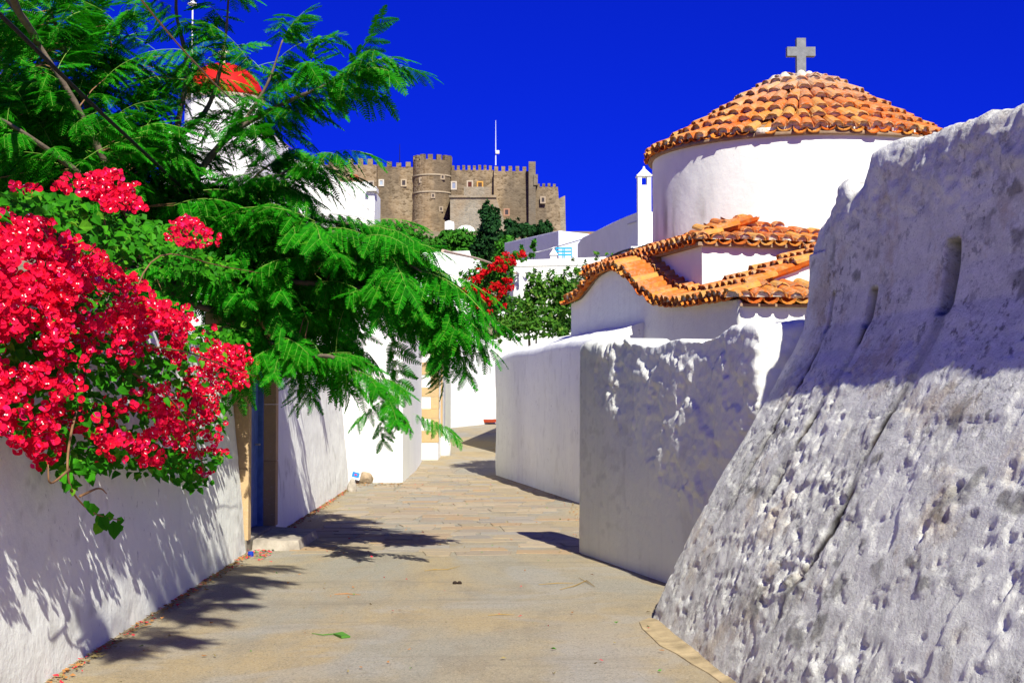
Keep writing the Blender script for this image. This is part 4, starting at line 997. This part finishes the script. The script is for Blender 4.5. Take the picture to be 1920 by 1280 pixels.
# a bough that leaves the picture at the top and shades the lane from overhead
branches += [([(70, 80, 13), (20, -60, 11.2), ('w', -2.9, 9.2, 6.0), ('w', -1.7, 7.6, 6.4), ('w', -.55, 6.3, 6.3), ('w', -.5, 4.8, 6.2), ('w', -.75, 3.2, 6.1)], .035), ([F0, ('w', -3.15, 16.4, 3.1), ('w', -2.95, 18.4, 3.25), ('w', -2.75, 20.2, 3.0)], .03)]
WP = lambda q: np.array(q[1:], float) if q[0] == 'w' else P(*q)
placed = []
for pts, rad in branches:
    L = smoothline([WP(p_) for p_ in pts], 8); n = len(L)
    b = MB(); b.tube(L, np.linspace(rad, .008, n)*np.array([1+.12*fr.uniform(-1, 1) for _ in L]), 7); b.build('branch', BARK, tree, True)
    S = np.concatenate(([0], np.cumsum([np.linalg.norm(L[i+1]-L[i]) for i in range(n-1)]))); LA = np.array(L)
    at = lambda s: np.array([np.interp(s, S, LA[:, i]) for i in range(3)])
    s = S[-1]*(.30 if S[-1] > 1.2 else .15); fs = 1.0
    if pts[-1][0] == 'w': s = S[-1]*(.66 if pts[-1][2] < 10 else .45)
    if pts[-1][1] == 768: fs = .55
    while s < S[-1]:
        p_ = at(s); tg = at(min(S[-1], s+.05))-at(s-.05); tg /= np.linalg.norm(tg)+1e-9
        for _ in range(2 if fr.random() < .72 else 1):
            az = fr.uniform(0, 2*math.pi); side = Vector((math.cos(az), math.sin(az), fr.uniform(-.15, .45))); k = fr.uniform(.35, 1.0)
            d = Vector(tg)*k+side*.75
            if d.z > .5: d.z *= .6
            ti = fr.randrange(7); sc_ = fr.uniform(.72, 1.08)
            o_ = Vector(p_)
            if fr.random() < .45:                         # a short shoot carries it away from the branch
                o_ = o_+d.normalized()*fr.uniform(.12, .38)
            placed.append((ti, frame(o_, d, Vector((fr.uniform(-.25, .25), fr.uniform(-.25, .25)-.12, 1))) @ Matrix.Scale(sc_*(fs if s > .5*S[-1] else 1), 4)))
        s += fr.uniform(.085, .15)*(1 if rad > .024 else 1.3)*(2.1 if pts[-1][0] == 'w' else 1.7 if pts[-1][0] != 'w' and pts[-1][1] < 0 and pts[-1][0] > 300 else 1)
    for _ in range(3):                                    # spray at the tip
        d = Vector(tg)+Vector((fr.uniform(-.5, .5), fr.uniform(-.5, .5), fr.uniform(-.35, .3)))
        placed.append((fr.randrange(7), frame(at(S[-1]-.05), d, Vector((0, -.1, 1))) @ Matrix.Scale(fr.uniform(.5, .75)*fs, 4)))
# inner fronds fill the crown's depth, each on a twig from the nearest bough
BP_ = np.array([p_ for pts, rad in branches for p_ in smoothline([WP(q_) for q_ in pts], 6)]); tw_ = MB()
for cx_, cy_, rx, ry, n in [(130, 230, 160, 120, 80), (60, 330, 110, 70, 40), (250, 350, 110, 80, 50), (420, 430, 130, 90, 55), (330, 500, 150, 70, 45), (500, 560, 120, 70, 40), (560, 480, 130, 45, 40), (110, 60, 130, 60, 34), (365, 135, 40, 45, 8), (40, 170, 70, 60, 16), (640, 500, 110, 40, 26)]:
    for _ in range(n):
        a = fr.uniform(0, 6.283); r = math.sqrt(fr.random()); p_ = P(cx_+rx*r*math.cos(a), cy_+ry*r*math.sin(a), fr.uniform(13.6, 16.3))
        q_ = BP_[np.argmin(((BP_-p_)**2).sum(1))]; v_ = p_-q_; dl = np.linalg.norm(v_)
        if dl > .9: p_ = q_+v_*(.9/dl); v_ = p_-q_
        if dl > .08: tw_.tube([q_, (q_+p_)/2+np.array((0, 0, .03)), p_], [.008, .006, .003], 4)
        d = Vector(v_)/max(dl, .2)*.6+Vector((fr.uniform(-1, 1), fr.uniform(-1, 1), fr.uniform(-.2, .4)))
        placed.append((fr.randrange(7), frame(p_, d, Vector((fr.uniform(-.25, .25), fr.uniform(-.25, .25)-.12, 1))) @ Matrix.Scale(fr.uniform(.75, 1.05), 4)))
props(tw_.build('twigs', TWIG, tree), kind='stuff')
print('fronds', len(placed))
scatter('frond', FT, placed, [FROND, RACHIS], tree, 300, 'foliage')

# ---------------------------------------------------------------- bougainvillea over the near wall
def flower(seed, s=1.0):
    """three papery bracts round a pair of tiny white florets"""
    q = random.Random(seed); V = []; F = []; mi = []
    for k in range(3):
        a = 2*math.pi*k/3+q.uniform(-.2, .2); e = q.uniform(.25, .75); r = .034*s*q.uniform(.9, 1.15); w_ = .021*s; b = len(V)
        f = lambda rr, ww: (rr*math.cos(a)*math.cos(e)-ww*math.sin(a), rr*math.sin(a)*math.cos(e)+ww*math.cos(a), rr*math.sin(e))
        V += [f(.003, 0), f(r*.45, -w_), f(r*.55, 0), f(r*.45, w_), f(r, 0)]; V[b+2] = (V[b+2][0]*.9, V[b+2][1]*.9, V[b+2][2]-.006*s)
        V.append(f(r*.8, -w_*.62)); V.append(f(r*.8, w_*.62))
        F += [[b, b+1, b+5, b+2], [b+2, b+5, b+4, b+6], [b, b+2, b+6, b+3]]; mi += [0, 0, 0]
    for k in range(2 if seed < 2 else 0):
        x, y = q.uniform(-.008, .008)*s, q.uniform(-.008, .008)*s; b = len(V); c = .0030*s
        V += [(x-c, y-c, .019*s), (x+c, y-c, .019*s), (x+c, y+c, .021*s), (x-c, y+c, .020*s)]; F.append([b, b+1, b+2, b+3]); mi.append(1)
    return np.array(V), F, mi
def heartleaf(seed, s=1.0):
    q = random.Random(seed); L = .062*s*q.uniform(.85, 1.15); w_ = L*.38; z = .012*s
    V = [(0, 0, 0), (L*.28, -w_, z), (L*.30, 0, 0), (L*.28, w_, z), (L*.66, -w_*.72, z*.6), (L*.66, 0, -.004), (L*.66, w_*.72, z*.6), (L, 0, -.012)]
    return np.array(V), [[0, 1, 4, 2], [2, 4, 7, 5], [0, 2, 6, 3], [2, 5, 7, 6]], [0]*4
boug = empty('bougainvillea', (-2.9, 9.8, 0), 'big mass of crimson bougainvillea hanging over the white garden wall', 'bougainvillea')
br = random.Random(77)
def onwall(px, py, dx):
    """a point on the flowering mass: seen at (px,py) and dx metres out from the wall's face"""
    d = ray(px, py); x = -2.62+dx
    if d[0] > -.02: return None
    Y = x/(d[0]/d[1]); return P(px, py, Y) if 5 < Y < 16 else None
fl_blobs = [(-110, 520, 110, 80, 200), (-120, 660, 120, 90, 240), (-260, 600, 130, 110, 200), (-140, 780, 90, 50, 80), (90, 500, 125, 70, 300), (60, 600, 110, 90, 330), (215, 560, 120, 75, 330), (260, 640, 100, 70, 260), (60, 720, 100, 80, 240), (150, 775, 110, 60, 170),
            (310, 740, 85, 85, 300), (270, 815, 90, 50, 190), (385, 700, 80, 55, 200), (330, 610, 70, 55, 140), (435, 675, 45, 40, 110), (190, 350, 62, 32, 95), (225, 385, 50, 25, 45),
            (358, 440, 48, 26, 70), (520, 527, 30, 17, 46), (45, 358, 30, 15, 10), (468, 695, 26, 26, 50), (395, 770, 34, 45, 70), (410, 850, 14, 10, 6), (380, 885, 18, 10, 8), (70, 845, 40, 30, 22), (190, 845, 60, 30, 40), (360, 835, 40, 30, 36), (25, 790, 40, 40, 60), (110, 430, 90, 30, 80), (5, 450, 30, 60, 60)]
lf_blobs = [(-120, 420, 120, 40, 160), (-150, 640, 150, 140, 300), (-280, 500, 130, 80, 160), (-140, 820, 120, 40, 110), (70, 385, 75, 22, 210), (215, 440, 120, 40, 330), (300, 470, 120, 34, 230), (420, 505, 60, 22, 70), (470, 515, 30, 10, 36), (555, 525, 20, 10, 16), (330, 870, 80, 26, 200), (250, 855, 80, 30, 130), (140, 860, 50, 30, 90),
            (200, 700, 120, 70, 330), (60, 660, 70, 60, 160), (380, 790, 50, 40, 110), (430, 650, 50, 40, 110), (100, 780, 90, 50, 150), (120, 590, 140, 100, 260), (300, 680, 130, 100, 260), (370, 905, 25, 12, 30), (120, 895, 14, 22, 22), (10, 420, 30, 40, 80), (250, 790, 130, 70, 160)]
flowers = []; leaves = []
def blobpts(blobs, lo, hi):
    out = []
    for cx_, cy_, rx, ry, n in blobs:
        for _ in range(n):
            a = br.uniform(0, 2*math.pi); r = math.sqrt(br.random())*(1+.20*math.sin(a*2+cx_)+.16*math.sin(a*3+cy_)); px, py = cx_+rx*r*math.cos(a)*1.05, cy_+ry*r*math.sin(a)*1.05
            far_ = sstep(330, 480, px); dx = br.uniform(lo, hi)*(1-.5*far_)
            if py < 520: dx = dx-.25*(1-(py-330)/190)                   # the top leans back over the wall
            p_ = onwall(px, py, dx)
            if p_ is not None: out.append((px, py, p_))
    return out
FL = [flower(s, .93) for s in range(6)]; HL = [heartleaf(s, 1.1) for s in range(5)]
for px, py, p_ in blobpts([(a, b_, c, d, int(n*2.6)) for a, b_, c, d, n in fl_blobs], .05, .30):
    nrm = Vector((.55+br.uniform(-.8, .6), -.75+br.uniform(-.6, .6), .45+br.uniform(-.7, .6)))
    rv = Vector((br.uniform(-1, 1), br.uniform(-1, 1), br.uniform(-1, 1)))
    if py > 395 and px < 480 and not (300 < px < 415 and 405 < py < 478) and py < 402+(px-60)*.63+br.uniform(-14, 10): continue
    if any(((px-gx_)/gw_)**2+((py-gy_)/gh_)**2 < br.uniform(.5, 1.6) for gx_, gy_, gw_, gh_ in ((205, 715, 60, 45), (285, 690, 36, 28), (35, 668, 50, 26), (150, 845, 40, 26), (330, 540, 60, 26), (255, 790, 40, 22), (75, 745, 30, 18))): continue
    if fbm(np.array([p_*1.0]), .24, 2, 5)[0] < -.09: continue
    M = frame(p_, nrm.cross(rv), nrm) @ Matrix.Scale(br.uniform(.8, 1.2), 4); flowers.append((br.randrange(6), M))
for px, py, p_ in blobpts(lf_blobs, -.12, .22):
    nrm = Vector((.4+br.uniform(-.7, .7), -.6+br.uniform(-.6, .6), .7+br.uniform(-.5, .5)))
    d = Vector((br.uniform(-1, 1), br.uniform(-1, 1), br.uniform(-1, .1)))
    M = frame(p_, nrm.cross(d), nrm) @ Matrix.Scale(br.uniform(.75, 1.35), 4); leaves.append((br.randrange(5), M))
# canes and a hanging shoot
canes = [[(150, 760, .0), (140, 600, .15), (100, 470, .2), (60, 400, .1)], [(230, 760, .0), (240, 600, .2), (300, 480, .15), (420, 500, .2), (560, 525, .3)], [(250, 700, .1), (330, 760, .25), (380, 870, .3), (380, 905, .3)],
         [(160, 700, .1), (130, 830, .28), (130, 905, .3), (155, 945, .3), (185, 965, .3), (225, 975, .3)], [(200, 640, .1), (350, 660, .3), (430, 690, .3), (480, 705, .3)], [(220, 600, .0), (200, 450, .0), (190, 350, .0)], [(130, 880, .3), (95, 905, .3), (90, 870, .3)], [(150, 930, .3), (185, 915, .3), (200, 925, .3)]]
for c in canes:
    L = [onwall(px, py, dx) for px, py, dx in c]; L = smoothline([l for l in L if l is not None], 5); b = MB(); b.tube(L, np.linspace(.008, .003, len(L)), 5); b.build('cane', TWIG, boug, True)
for px, py, s_ in [(165, 942, 1.5), (178, 945, 1.2), (186, 968, 2.0), (195, 962, 1.4), (212, 975, 1.9), (222, 980, 1.5), (205, 958, 1.2), (158, 938, 1.1), (228, 968, 1.2), (130, 905, 1.0), (136, 915, .9), (190, 975, 1.6), (217, 985, 1.4)]:
    p_ = onwall(px, py, .3); leaves.append((br.randrange(5), frame(p_, Vector((br.uniform(-.5, .5), br.uniform(-.3, .3), -.8)), Vector((.4, -.8, .3))) @ Matrix.Scale(s_*.78, 4)))
print('flowers', len(flowers), 'leaves', len(leaves))
near_first = lambda L: sorted(L, key=lambda q: q[1].translation.y)
scatter('flower', FL, flowers, [BRACT, PETALW], boug, 300, 'blossom')
scatter('leaf', HL, leaves, [BOUGLEAF], boug, 300, 'foliage')

# ---------------------------------------------------------------- other trees and shrubs
def cloud(blobs, n, size, rnd, lift=.3):
    """leaf-sized faces through the volume of several ellipsoids, thickest near their skins, in clumps"""
    Vs = []; W_ = np.array([b_[3]*b_[4]*b_[5] for b_ in blobs])**(2/3.); W_ = W_/W_.sum()
    cnt = rnd.multinomial(n, W_); Cs = []; Ns = []
    for (x, y, z, rx, ry, rz), k in zip(blobs, cnt):
        nc = max(4, k//14); u = rnd.normal(size=(nc, 3)); u /= np.linalg.norm(u, axis=1)[:, None]; r = rnd.random(nc)**.28*(1+.22*rnd.normal(size=nc)*.6)
        cl = u*r[:, None]; i = rnd.integers(0, nc, k); q = cl[i]+rnd.normal(size=(k, 3))*.10
        Cs.append(q*np.array((rx, ry, rz))+np.array((x, y, z))); Ns.append(u[i]+rnd.normal(size=(k, 3))*.55+np.array((0, 0, lift)))
    C = np.concatenate(Cs); N = np.concatenate(Ns); N /= np.linalg.norm(N, axis=1)[:, None]
    A = np.cross(N, rnd.normal(size=N.shape)); A /= np.linalg.norm(A, axis=1)[:, None]+1e-9; B = np.cross(N, A); s = (size*(.6+.8*rnd.random(len(C))))[:, None]
    V = np.stack((C-A*s, C-B*s*.5-N*s*.15, C+A*s, C+B*s*.5-N*s*.15), 1).reshape(-1, 3)
    return V, np.arange(len(V)).reshape(-1, 4)
def plant(name, label, cat, base, blobs, n, size, mat, limbs, rad, group=None):
    r = empty(name, base, label, cat, group); rnd = np.random.default_rng(abs(hash(label)) % 1000 if False else len(label)*7+n)
    b = MB()
    tops = [np.array(q[:3]) for q in blobs[:limbs]]
    b.tube([np.array(base)-np.array((0, 0, .3)), (np.array(base)+tops[0])/2+rnd.normal(size=3)*rad, tops[0]], [rad, rad*.7, rad*.3], 7)
    for t_ in tops[1:]: b.tube([(np.array(base)*.6+tops[0]*.4), (np.array(base)+t_)/2+(t_-tops[0])*.2, t_], [rad*.6, rad*.4, rad*.15], 5)
    b.build('trunk', BARK, r, True)
    V, F = cloud(blobs, n, size, rnd); obj('crown', V, F, mat, r); return r
def pb(px, py, Y, rpx, rpy, dep=None):
    c = P(px, py, Y); return (c[0], Y, c[2], rpx*Y/FPX, (dep or (rpx+rpy)/2*Y/FPX), rpy*Y/FPX)
def base(px, Y): x = P(px, 640, Y)[0]; return (x, Y, GZ(x, Y))
# bush behind the lane wall
plant('bush', 'bushy green citrus-like shrub behind the shaded lane wall', 'bush', base(1000, 28.3),
      [pb(990, 590, 28.3, 50, 38), pb(1040, 565, 28.6, 42, 45), pb(1005, 555, 28.4, 26, 36), pb(1075, 570, 28.8, 34, 42), pb(955, 615, 28.2, 26, 22), pb(1020, 610, 28.2, 60, 24), pb(948, 600, 28.2, 26, 30), pb(935, 622, 28.2, 16, 16), pb(1000, 530, 28.4, 18, 28), pb(1050, 540, 28.6, 34, 40), pb(1060, 610, 27.2, 24, 30)], 7000, .052, BUSHL, 3, .06)
plant('sapling', 'thin leafy sapling rising in front of the shaded house by the tiled vault', 'shrub', base(1100, 27.0),
      [pb(1090, 525, 27.0, 20, 40), pb(1075, 510, 27.0, 10, 22), pb(1120, 500, 27.2, 9, 26), pb(1118, 478, 27.2, 4, 14), pb(1140, 478, 27.4, 12, 5)], 420, .045, BUSHL, 4, .02)
# red bougainvillea in the middle distance
r2 = plant('bougainvillea', 'scarlet bougainvillea bush in the middle distance beside the terrace house', 'bougainvillea', base(950, 52),
      [pb(915, 545, 52, 48, 55), pb(940, 515, 52.3, 30, 40), pb(890, 530, 52, 30, 35), pb(930, 580, 52, 36, 40), pb(955, 495, 52, 16, 20), pb(960, 600, 52, 24, 40), pb(975, 480, 57, 22, 12)], 4200, .085, MIDL, 3, .08)
rnd = np.random.default_rng(4); cl = []
for px, py, k, sp_ in [(925, 500, 5, 10), (905, 512, 5, 8), (945, 503, 4, 7), (893, 523, 4, 8), (950, 525, 4, 6), (930, 535, 5, 8), (900, 548, 5, 9), (915, 560, 4, 8), (885, 540, 3, 6), (942, 548, 3, 6), (928, 567, 3, 6), (955, 540, 3, 5), (870, 545, 3, 6), (945, 575, 2, 4), (960, 490, 3, 6), (935, 485, 3, 6), (890, 575, 3, 5), (978, 476, 3, 6), (952, 478, 3, 5), (915, 585, 2, 4)]:
    for _ in range(k*3): cl.append(pb(px+rnd.normal()*sp_*.7, py+rnd.normal()*sp_*.5, 51.2-.5*rnd.random()+(5 if py < 480 else 0), 4.5, 4))
V, F = cloud(cl, 3600, .06, rnd); obj('blossom', V, F, BRACT2, r2); r2.children[-1]['kind'] = 'stuff'
plant('shrub', 'slim climbing green plant in front of the bluish house wall', 'shrub', base(1000, 66), [pb(1001, 455, 66, 4, 14), pb(997, 475, 66, 4, 10), pb(978, 470, 66, 4, 12)], 260, .12, MIDL, 2, .03)
# trees below the castle
plant('cypress_tree', 'tall narrow dark evergreen with two pointed tips before the castle bastion', 'tree', base(918, 120),
      [pb(918, 440, 120, 24, 40), pb(912, 400, 120, 12, 24), pb(911, 386, 120, 6, 10), pb(932, 393, 120, 5, 14), pb(925, 415, 120, 14, 22), pb(935, 465, 120, 26, 30), pb(905, 470, 120, 22, 24)], 5200, .20, DARKL, 3, .2)
plant('round_tree', 'low bright green round-topped tree left of the dark cypress', 'tree', base(858, 125),
      [pb(858, 448, 125, 38, 18), pb(835, 460, 125, 24, 18), pb(885, 462, 125, 24, 16), pb(870, 478, 124, 36, 16), pb(845, 440, 125, 18, 10)], 4600, .20, MIDL, 3, .2)
for px, py, rx, ry, Yt, lab in [(960, 430, 17, 18, 150, 'dark round evergreen right of the cypress, left of its row'), (983, 432, 15, 14, 152, 'dark low evergreen in the middle of the row above the bluish wall'), (1001, 434, 12, 12, 154, 'small dark evergreen near the right end of the row'), (1020, 428, 13, 13, 152, 'dark evergreen bush at the right end of the row beneath the castle corner')]:
    plant('evergreen_tree', lab, 'tree', base(px, Yt), [pb(px, py, Yt, rx, ry), pb(px-rx*.4, py-ry*.3, Yt, rx*.5, ry*.7), pb(px+rx*.5, py+ry*.3, Yt, rx*.6, ry*.7)], 1300, .25, DARKL, 2, .15)
for px, py, rx, ry, Yt, lab in [(800, 470, 40, 30, 115, 'bushy green tree behind the overhanging branch'), (965, 470, 34, 26, 112, 'mid green tree between the cypress and the bluish house'), (880, 500, 40, 22, 100, 'green tree at the foot of the cypress'), (760, 440, 30, 22, 160, 'green tree below the left castle wall'), (940, 505, 26, 24, 98, 'dark green tree behind the scarlet bougainvillea')]:
    plant('leafy_tree', lab, 'tree', base(px, Yt), [pb(px, py, Yt, rx, ry), pb(px-rx*.5, py+ry*.3, Yt, rx*.6, ry*.7), pb(px+rx*.5, py+ry*.4, Yt, rx*.6, ry*.7)], 2600, .20, MIDL if 'dark' not in lab else DARKL, 2, .2)
# ---------------------------------------------------------------- cables
def cable(pts, r, mat, label):
    L = smoothline([P(*p_) for p_ in pts], 10); b = MB(); b.tube(L, r, 6); return props(b.build('overhead_cable', mat), label, 'cable')
cable([(-220, -165, 7.5), (0, 28, 9.2), (215, 235, 11.8), (430, 425, 16.5), (640, 580, 26.2)], .016, CABLE, 'thick black cable running down from the top left across the tree')
cable([(200, -90, 9), (265, 0, 9.6), (360, 112, 11.2), (455, 205, 14.5), (580, 305, 24), (690, 392, 60), (704, 398, 92)], .007, plain('brown_wire', (.30, .18, .10), .7), 'thin brown wire crossing the tree top towards the white building')
cable([(830, 470, 30), (905, 488, 48), (969, 513, 57.8)], .035, plain('pale_wire', (.55, .42, .30), .7), 'pale wire stretched to the corner of the terrace house')
cable([(965, 478, 80), (1010, 472, 81), (1060, 458, 81), (1120, 440, 74), (1195, 414, 63.8)], .03, METAL, 'thin dark wire across the bluish house to the chimney house')
cable([(1130, 490, 66), (1160, 474, 65), (1186, 466, 62.4)], .05, CABLE, 'short dark hose drooping beside the chimney base')
# ---------------------------------------------------------------- stones, box, tray
def rock(name, c, r, sq, seed, mat, label, cat='stone'):
    bm = bmesh.new(); bmesh.ops.create_icosphere(bm, subdivisions=3, radius=1); q = np.array([v.co[:] for v in bm.verts])
    d = 1+.34*fbm(q, .9, 3, seed)+.10*fbm(q, .3, 2, seed+3); q = q*d[:, None]*np.array((r, r*.8, r*sq)); q[:, 2] = np.maximum(q[:, 2], -r*sq*.55)
    F = [[v.index for v in f.verts] for f in bm.faces]; bm.free(); q[:, 2] -= q[:, 2].min()+.01
    return props(obj(name, q+np.array(c), F, mat, None), label, cat)
ROCK = plain('brown_rock', (.32, .24, .15), .95, .5, 6, bump=.7, bscale=25)
c = G(684, 906); rock('boulder', c+np.array((0, .05, 0)), .165, .78, 5, ROCK, 'round brown stone lying at the foot of the white house front', 'stone')
c = G(661, 922); rock('boulder', c, .075, 1.9, 9, plain('grey_rock', (.36, .32, .26), .95, .4, 8, bump=.6), 'small upright grey stone at the end of the garden wall', 'stone')
c = G(666, 908)+np.array((0, .12, .17)); q = np.array((math.cos(.25), 0, -math.sin(.25))); uz = np.array((math.sin(.25), 0, math.cos(.25)))
b = MB(); b.obox(c, (q, (0, 1, 0), uz), (.085, .035, .085)); bx_ = props(b.build('carton', plain('white_card', (.75, .76, .78), .7)), 'small white carton with blue print beside the round brown stone', 'carton')
b = MB(); b.obox(c+np.array((0, -.037, .0)), (q, (0, 1, 0), uz), (.065, .0015, .045)); b.build('blue_print', plain('blue_print', (.03, .25, .75), .6), bx_)
b = MB(); b.obox(c+np.array((0, -.040, .0)), (q, (0, 1, 0), uz), (.022, .0015, .014)); b.build('red_print', plain('red_print', (.6, .06, .10), .6), bx_)
c = G(470, 1043); b = MB(); b.lathe([(.028, 0), (.030, .025), (.026, .05), (.022, .052), (.004, .05)], c, 12); props(b.build('bottle_cap', plain('blue_plastic', (.01, .04, .35), .4)), 'small blue plastic cap by the corner of the doorstep', 'cap')
c = G(918, 794); b = MB(); b.lathe([(.30, 0), (.34, .10), (.31, .10), (.27, .03), (.02, .03)], c+np.array((0, -.2, .05)), 18); props(b.build('tray', plain('red_clay', (.45, .07, .03), .7)), 'shallow red clay dish at the foot of the far white wall', 'dish')
b = MB()
for dx, dz in ((0, 0), (.18, .06)): b.tube([c+np.array((.28+dx, -.1, 0)), c+np.array((.36+dx, -.1, .5)), c+np.array((.30+dx, .1, .65))], .03, 5)
b.tube([c+np.array((.30, .1, .62)), c+np.array((.62, .1, .66))], .03, 5)
props(b.build('white_stand', WHITE), 'white bent metal stand beside the red clay dish', 'stand')
c = G(857, 1095); b = MB()
for dx in (-.018, .02): b.lathe([(.020, 0), (.022, .012), (.012, .024), (.002, .026)], c+np.array((dx, 0, .003)), 9)
props(b.build('pebble', plain('dark_lump', (.03, .02, .014), .8)), 'pair of small dark lumps in the middle of the lane', 'lump')
# ---------------------------------------------------------------- fallen bits on the lane
lr = random.Random(9)
def strip(pts, w, mat, name, label, cat, group=None):
    b = MB(); L = [G(*p_)+np.array((0, 0, .012)) for p_ in pts]; b.tube(L, [w*.6]+[w]*(len(L)-2)+[w*.35], 5); return props(b.build(name, mat), label, cat, group)
DRY = plain('dry_straw', (.35, .24, .08), .8); GRN = plain('fresh_green_leaf', (.08, .22, .03), .6)
strip([(812, 1070), (840, 1069), (862, 1063)], .004, DRY, 'twig', 'short straw twig near the dark lumps in the lane', 'twig')
strip([(796, 1072), (815, 1069), (832, 1070)], .004, DRY, 'twig', 'thin straw twig left of the other one near the lane centre', 'twig')
strip([(627, 1116), (650, 1115), (676, 1117)], .004, plain('orange_twig', (.45, .20, .06), .8), 'twig', 'orange twig lying on the left side of the lane', 'twig')
strip([(1010, 1098), (1045, 1095), (1075, 1095)], .004, DRY, 'twig', 'yellow straw stalk on the lane near the peeling wall', 'twig')
strip([(1050, 1107), (1078, 1100), (1100, 1090), (1116, 1102)], .004, DRY, 'twig', 'bent yellow stalk closest to the peeling wall', 'twig')
strip([(1086, 1085), (1100, 1093), (1114, 1102)], .003, DRY, 'twig', 'short yellow stalk crossing the bent stalk', 'twig')
strip([(915, 1156), (940, 1154), (965, 1155)], .004, DRY, 'twig', 'thin stalk in the foreground right of the lane centre', 'twig')
lf_ = strip([(585, 1190), (605, 1193), (625, 1191), (642, 1194)], .004, GRN, 'fallen_leaf', 'fallen green feather leaf in the foreground of the lane', 'leaf')
b = MB(); L = [G(625, 1191), G(640, 1198), G(657, 1196), G(642, 1190)]; b.hexa([p_+np.array((0, 0, .006)) for p_ in L], [p_+np.array((0, 0, .016+.008*(i % 2))) for i, p_ in enumerate(L)]); b.build('leaflet', GRN, lf_)
lf_ = strip([(488, 1034), (510, 1030), (528, 1028)], .006, GRN, 'fallen_frond', 'fallen green frond lying against the doorstep', 'leaf')
b = MB()
for i in range(14):
    a_ = G(490+i*2.6, 1034-i*.4); s_ = 1 if i % 2 else -1; b.add([a_+np.array((0, 0, .015)), a_+np.array((.02, 0, .015)), a_+np.array((.07, s_*.10, .022)), a_+np.array((.05, s_*.10, .022))], [[0, 1, 2, 3]])
b.build('leaflets', GRN, lf_)
# litter of petals and dry leaves along the wall foot
V = []; F = []; mi = []
mats = [plain('fallen_petal', (.60, .03, .05), .8), plain('dry_leaf', (.35, .16, .05), .9, .4), plain('dry_grass', (.25, .20, .08), .9), GRN]
def bit(x, y, s, m):
    a = lr.uniform(0, 6.28); z = float(ground_z(x, y))+.012; b0 = len(V); q = []
    for k, r in ((0, 1), (1.4, .55), (3.14, 1), (4.6, .55)): V.append((x+s*r*math.cos(a+k), y+s*r*math.sin(a+k), z+lr.uniform(0, .016)))
    F.append([b0, b0+1, b0+2, b0+3]); mi.append(m)
for _ in range(1500):
    y = lr.uniform(5, 24.3)
    if 14.3 < y < 16.3: continue
    bit(left_x(y)+.02+abs(lr.gauss(0, .05)), y, lr.uniform(.008, .028), lr.choice((0, 1, 1, 1, 2, 2)))
for _ in range(260):
    y = lr.uniform(6, 27); x = lr.uniform(left_x(y)+.1, right_x(y)-.1); bit(x, y, lr.uniform(.006, .022), lr.choice((0, 1, 1, 2, 2, 3)))
for _ in range(70): q = G(lr.gauss(480, 14), lr.gauss(1040, 5)); bit(q[0], q[1], lr.uniform(.01, .03), lr.choice((0, 0, 1, 3)))
for _ in range(120): q = G(lr.uniform(660, 755), 907+abs(lr.gauss(0, 3))); bit(q[0], q[1], lr.uniform(.01, .04), lr.choice((1, 1, 2)))
for _ in range(160): y = lr.uniform(15, 28); bit(right_x(y)-.05-abs(lr.gauss(0, .08)), y, lr.uniform(.008, .02), lr.choice((1, 2)))
V = np.array(V); F = np.array(F)
props(obj('leaf_litter', V, F, mats, None, False, mi), 'scattered dry leaves and red petals along the wall foot', 'litter', None, 'stuff')
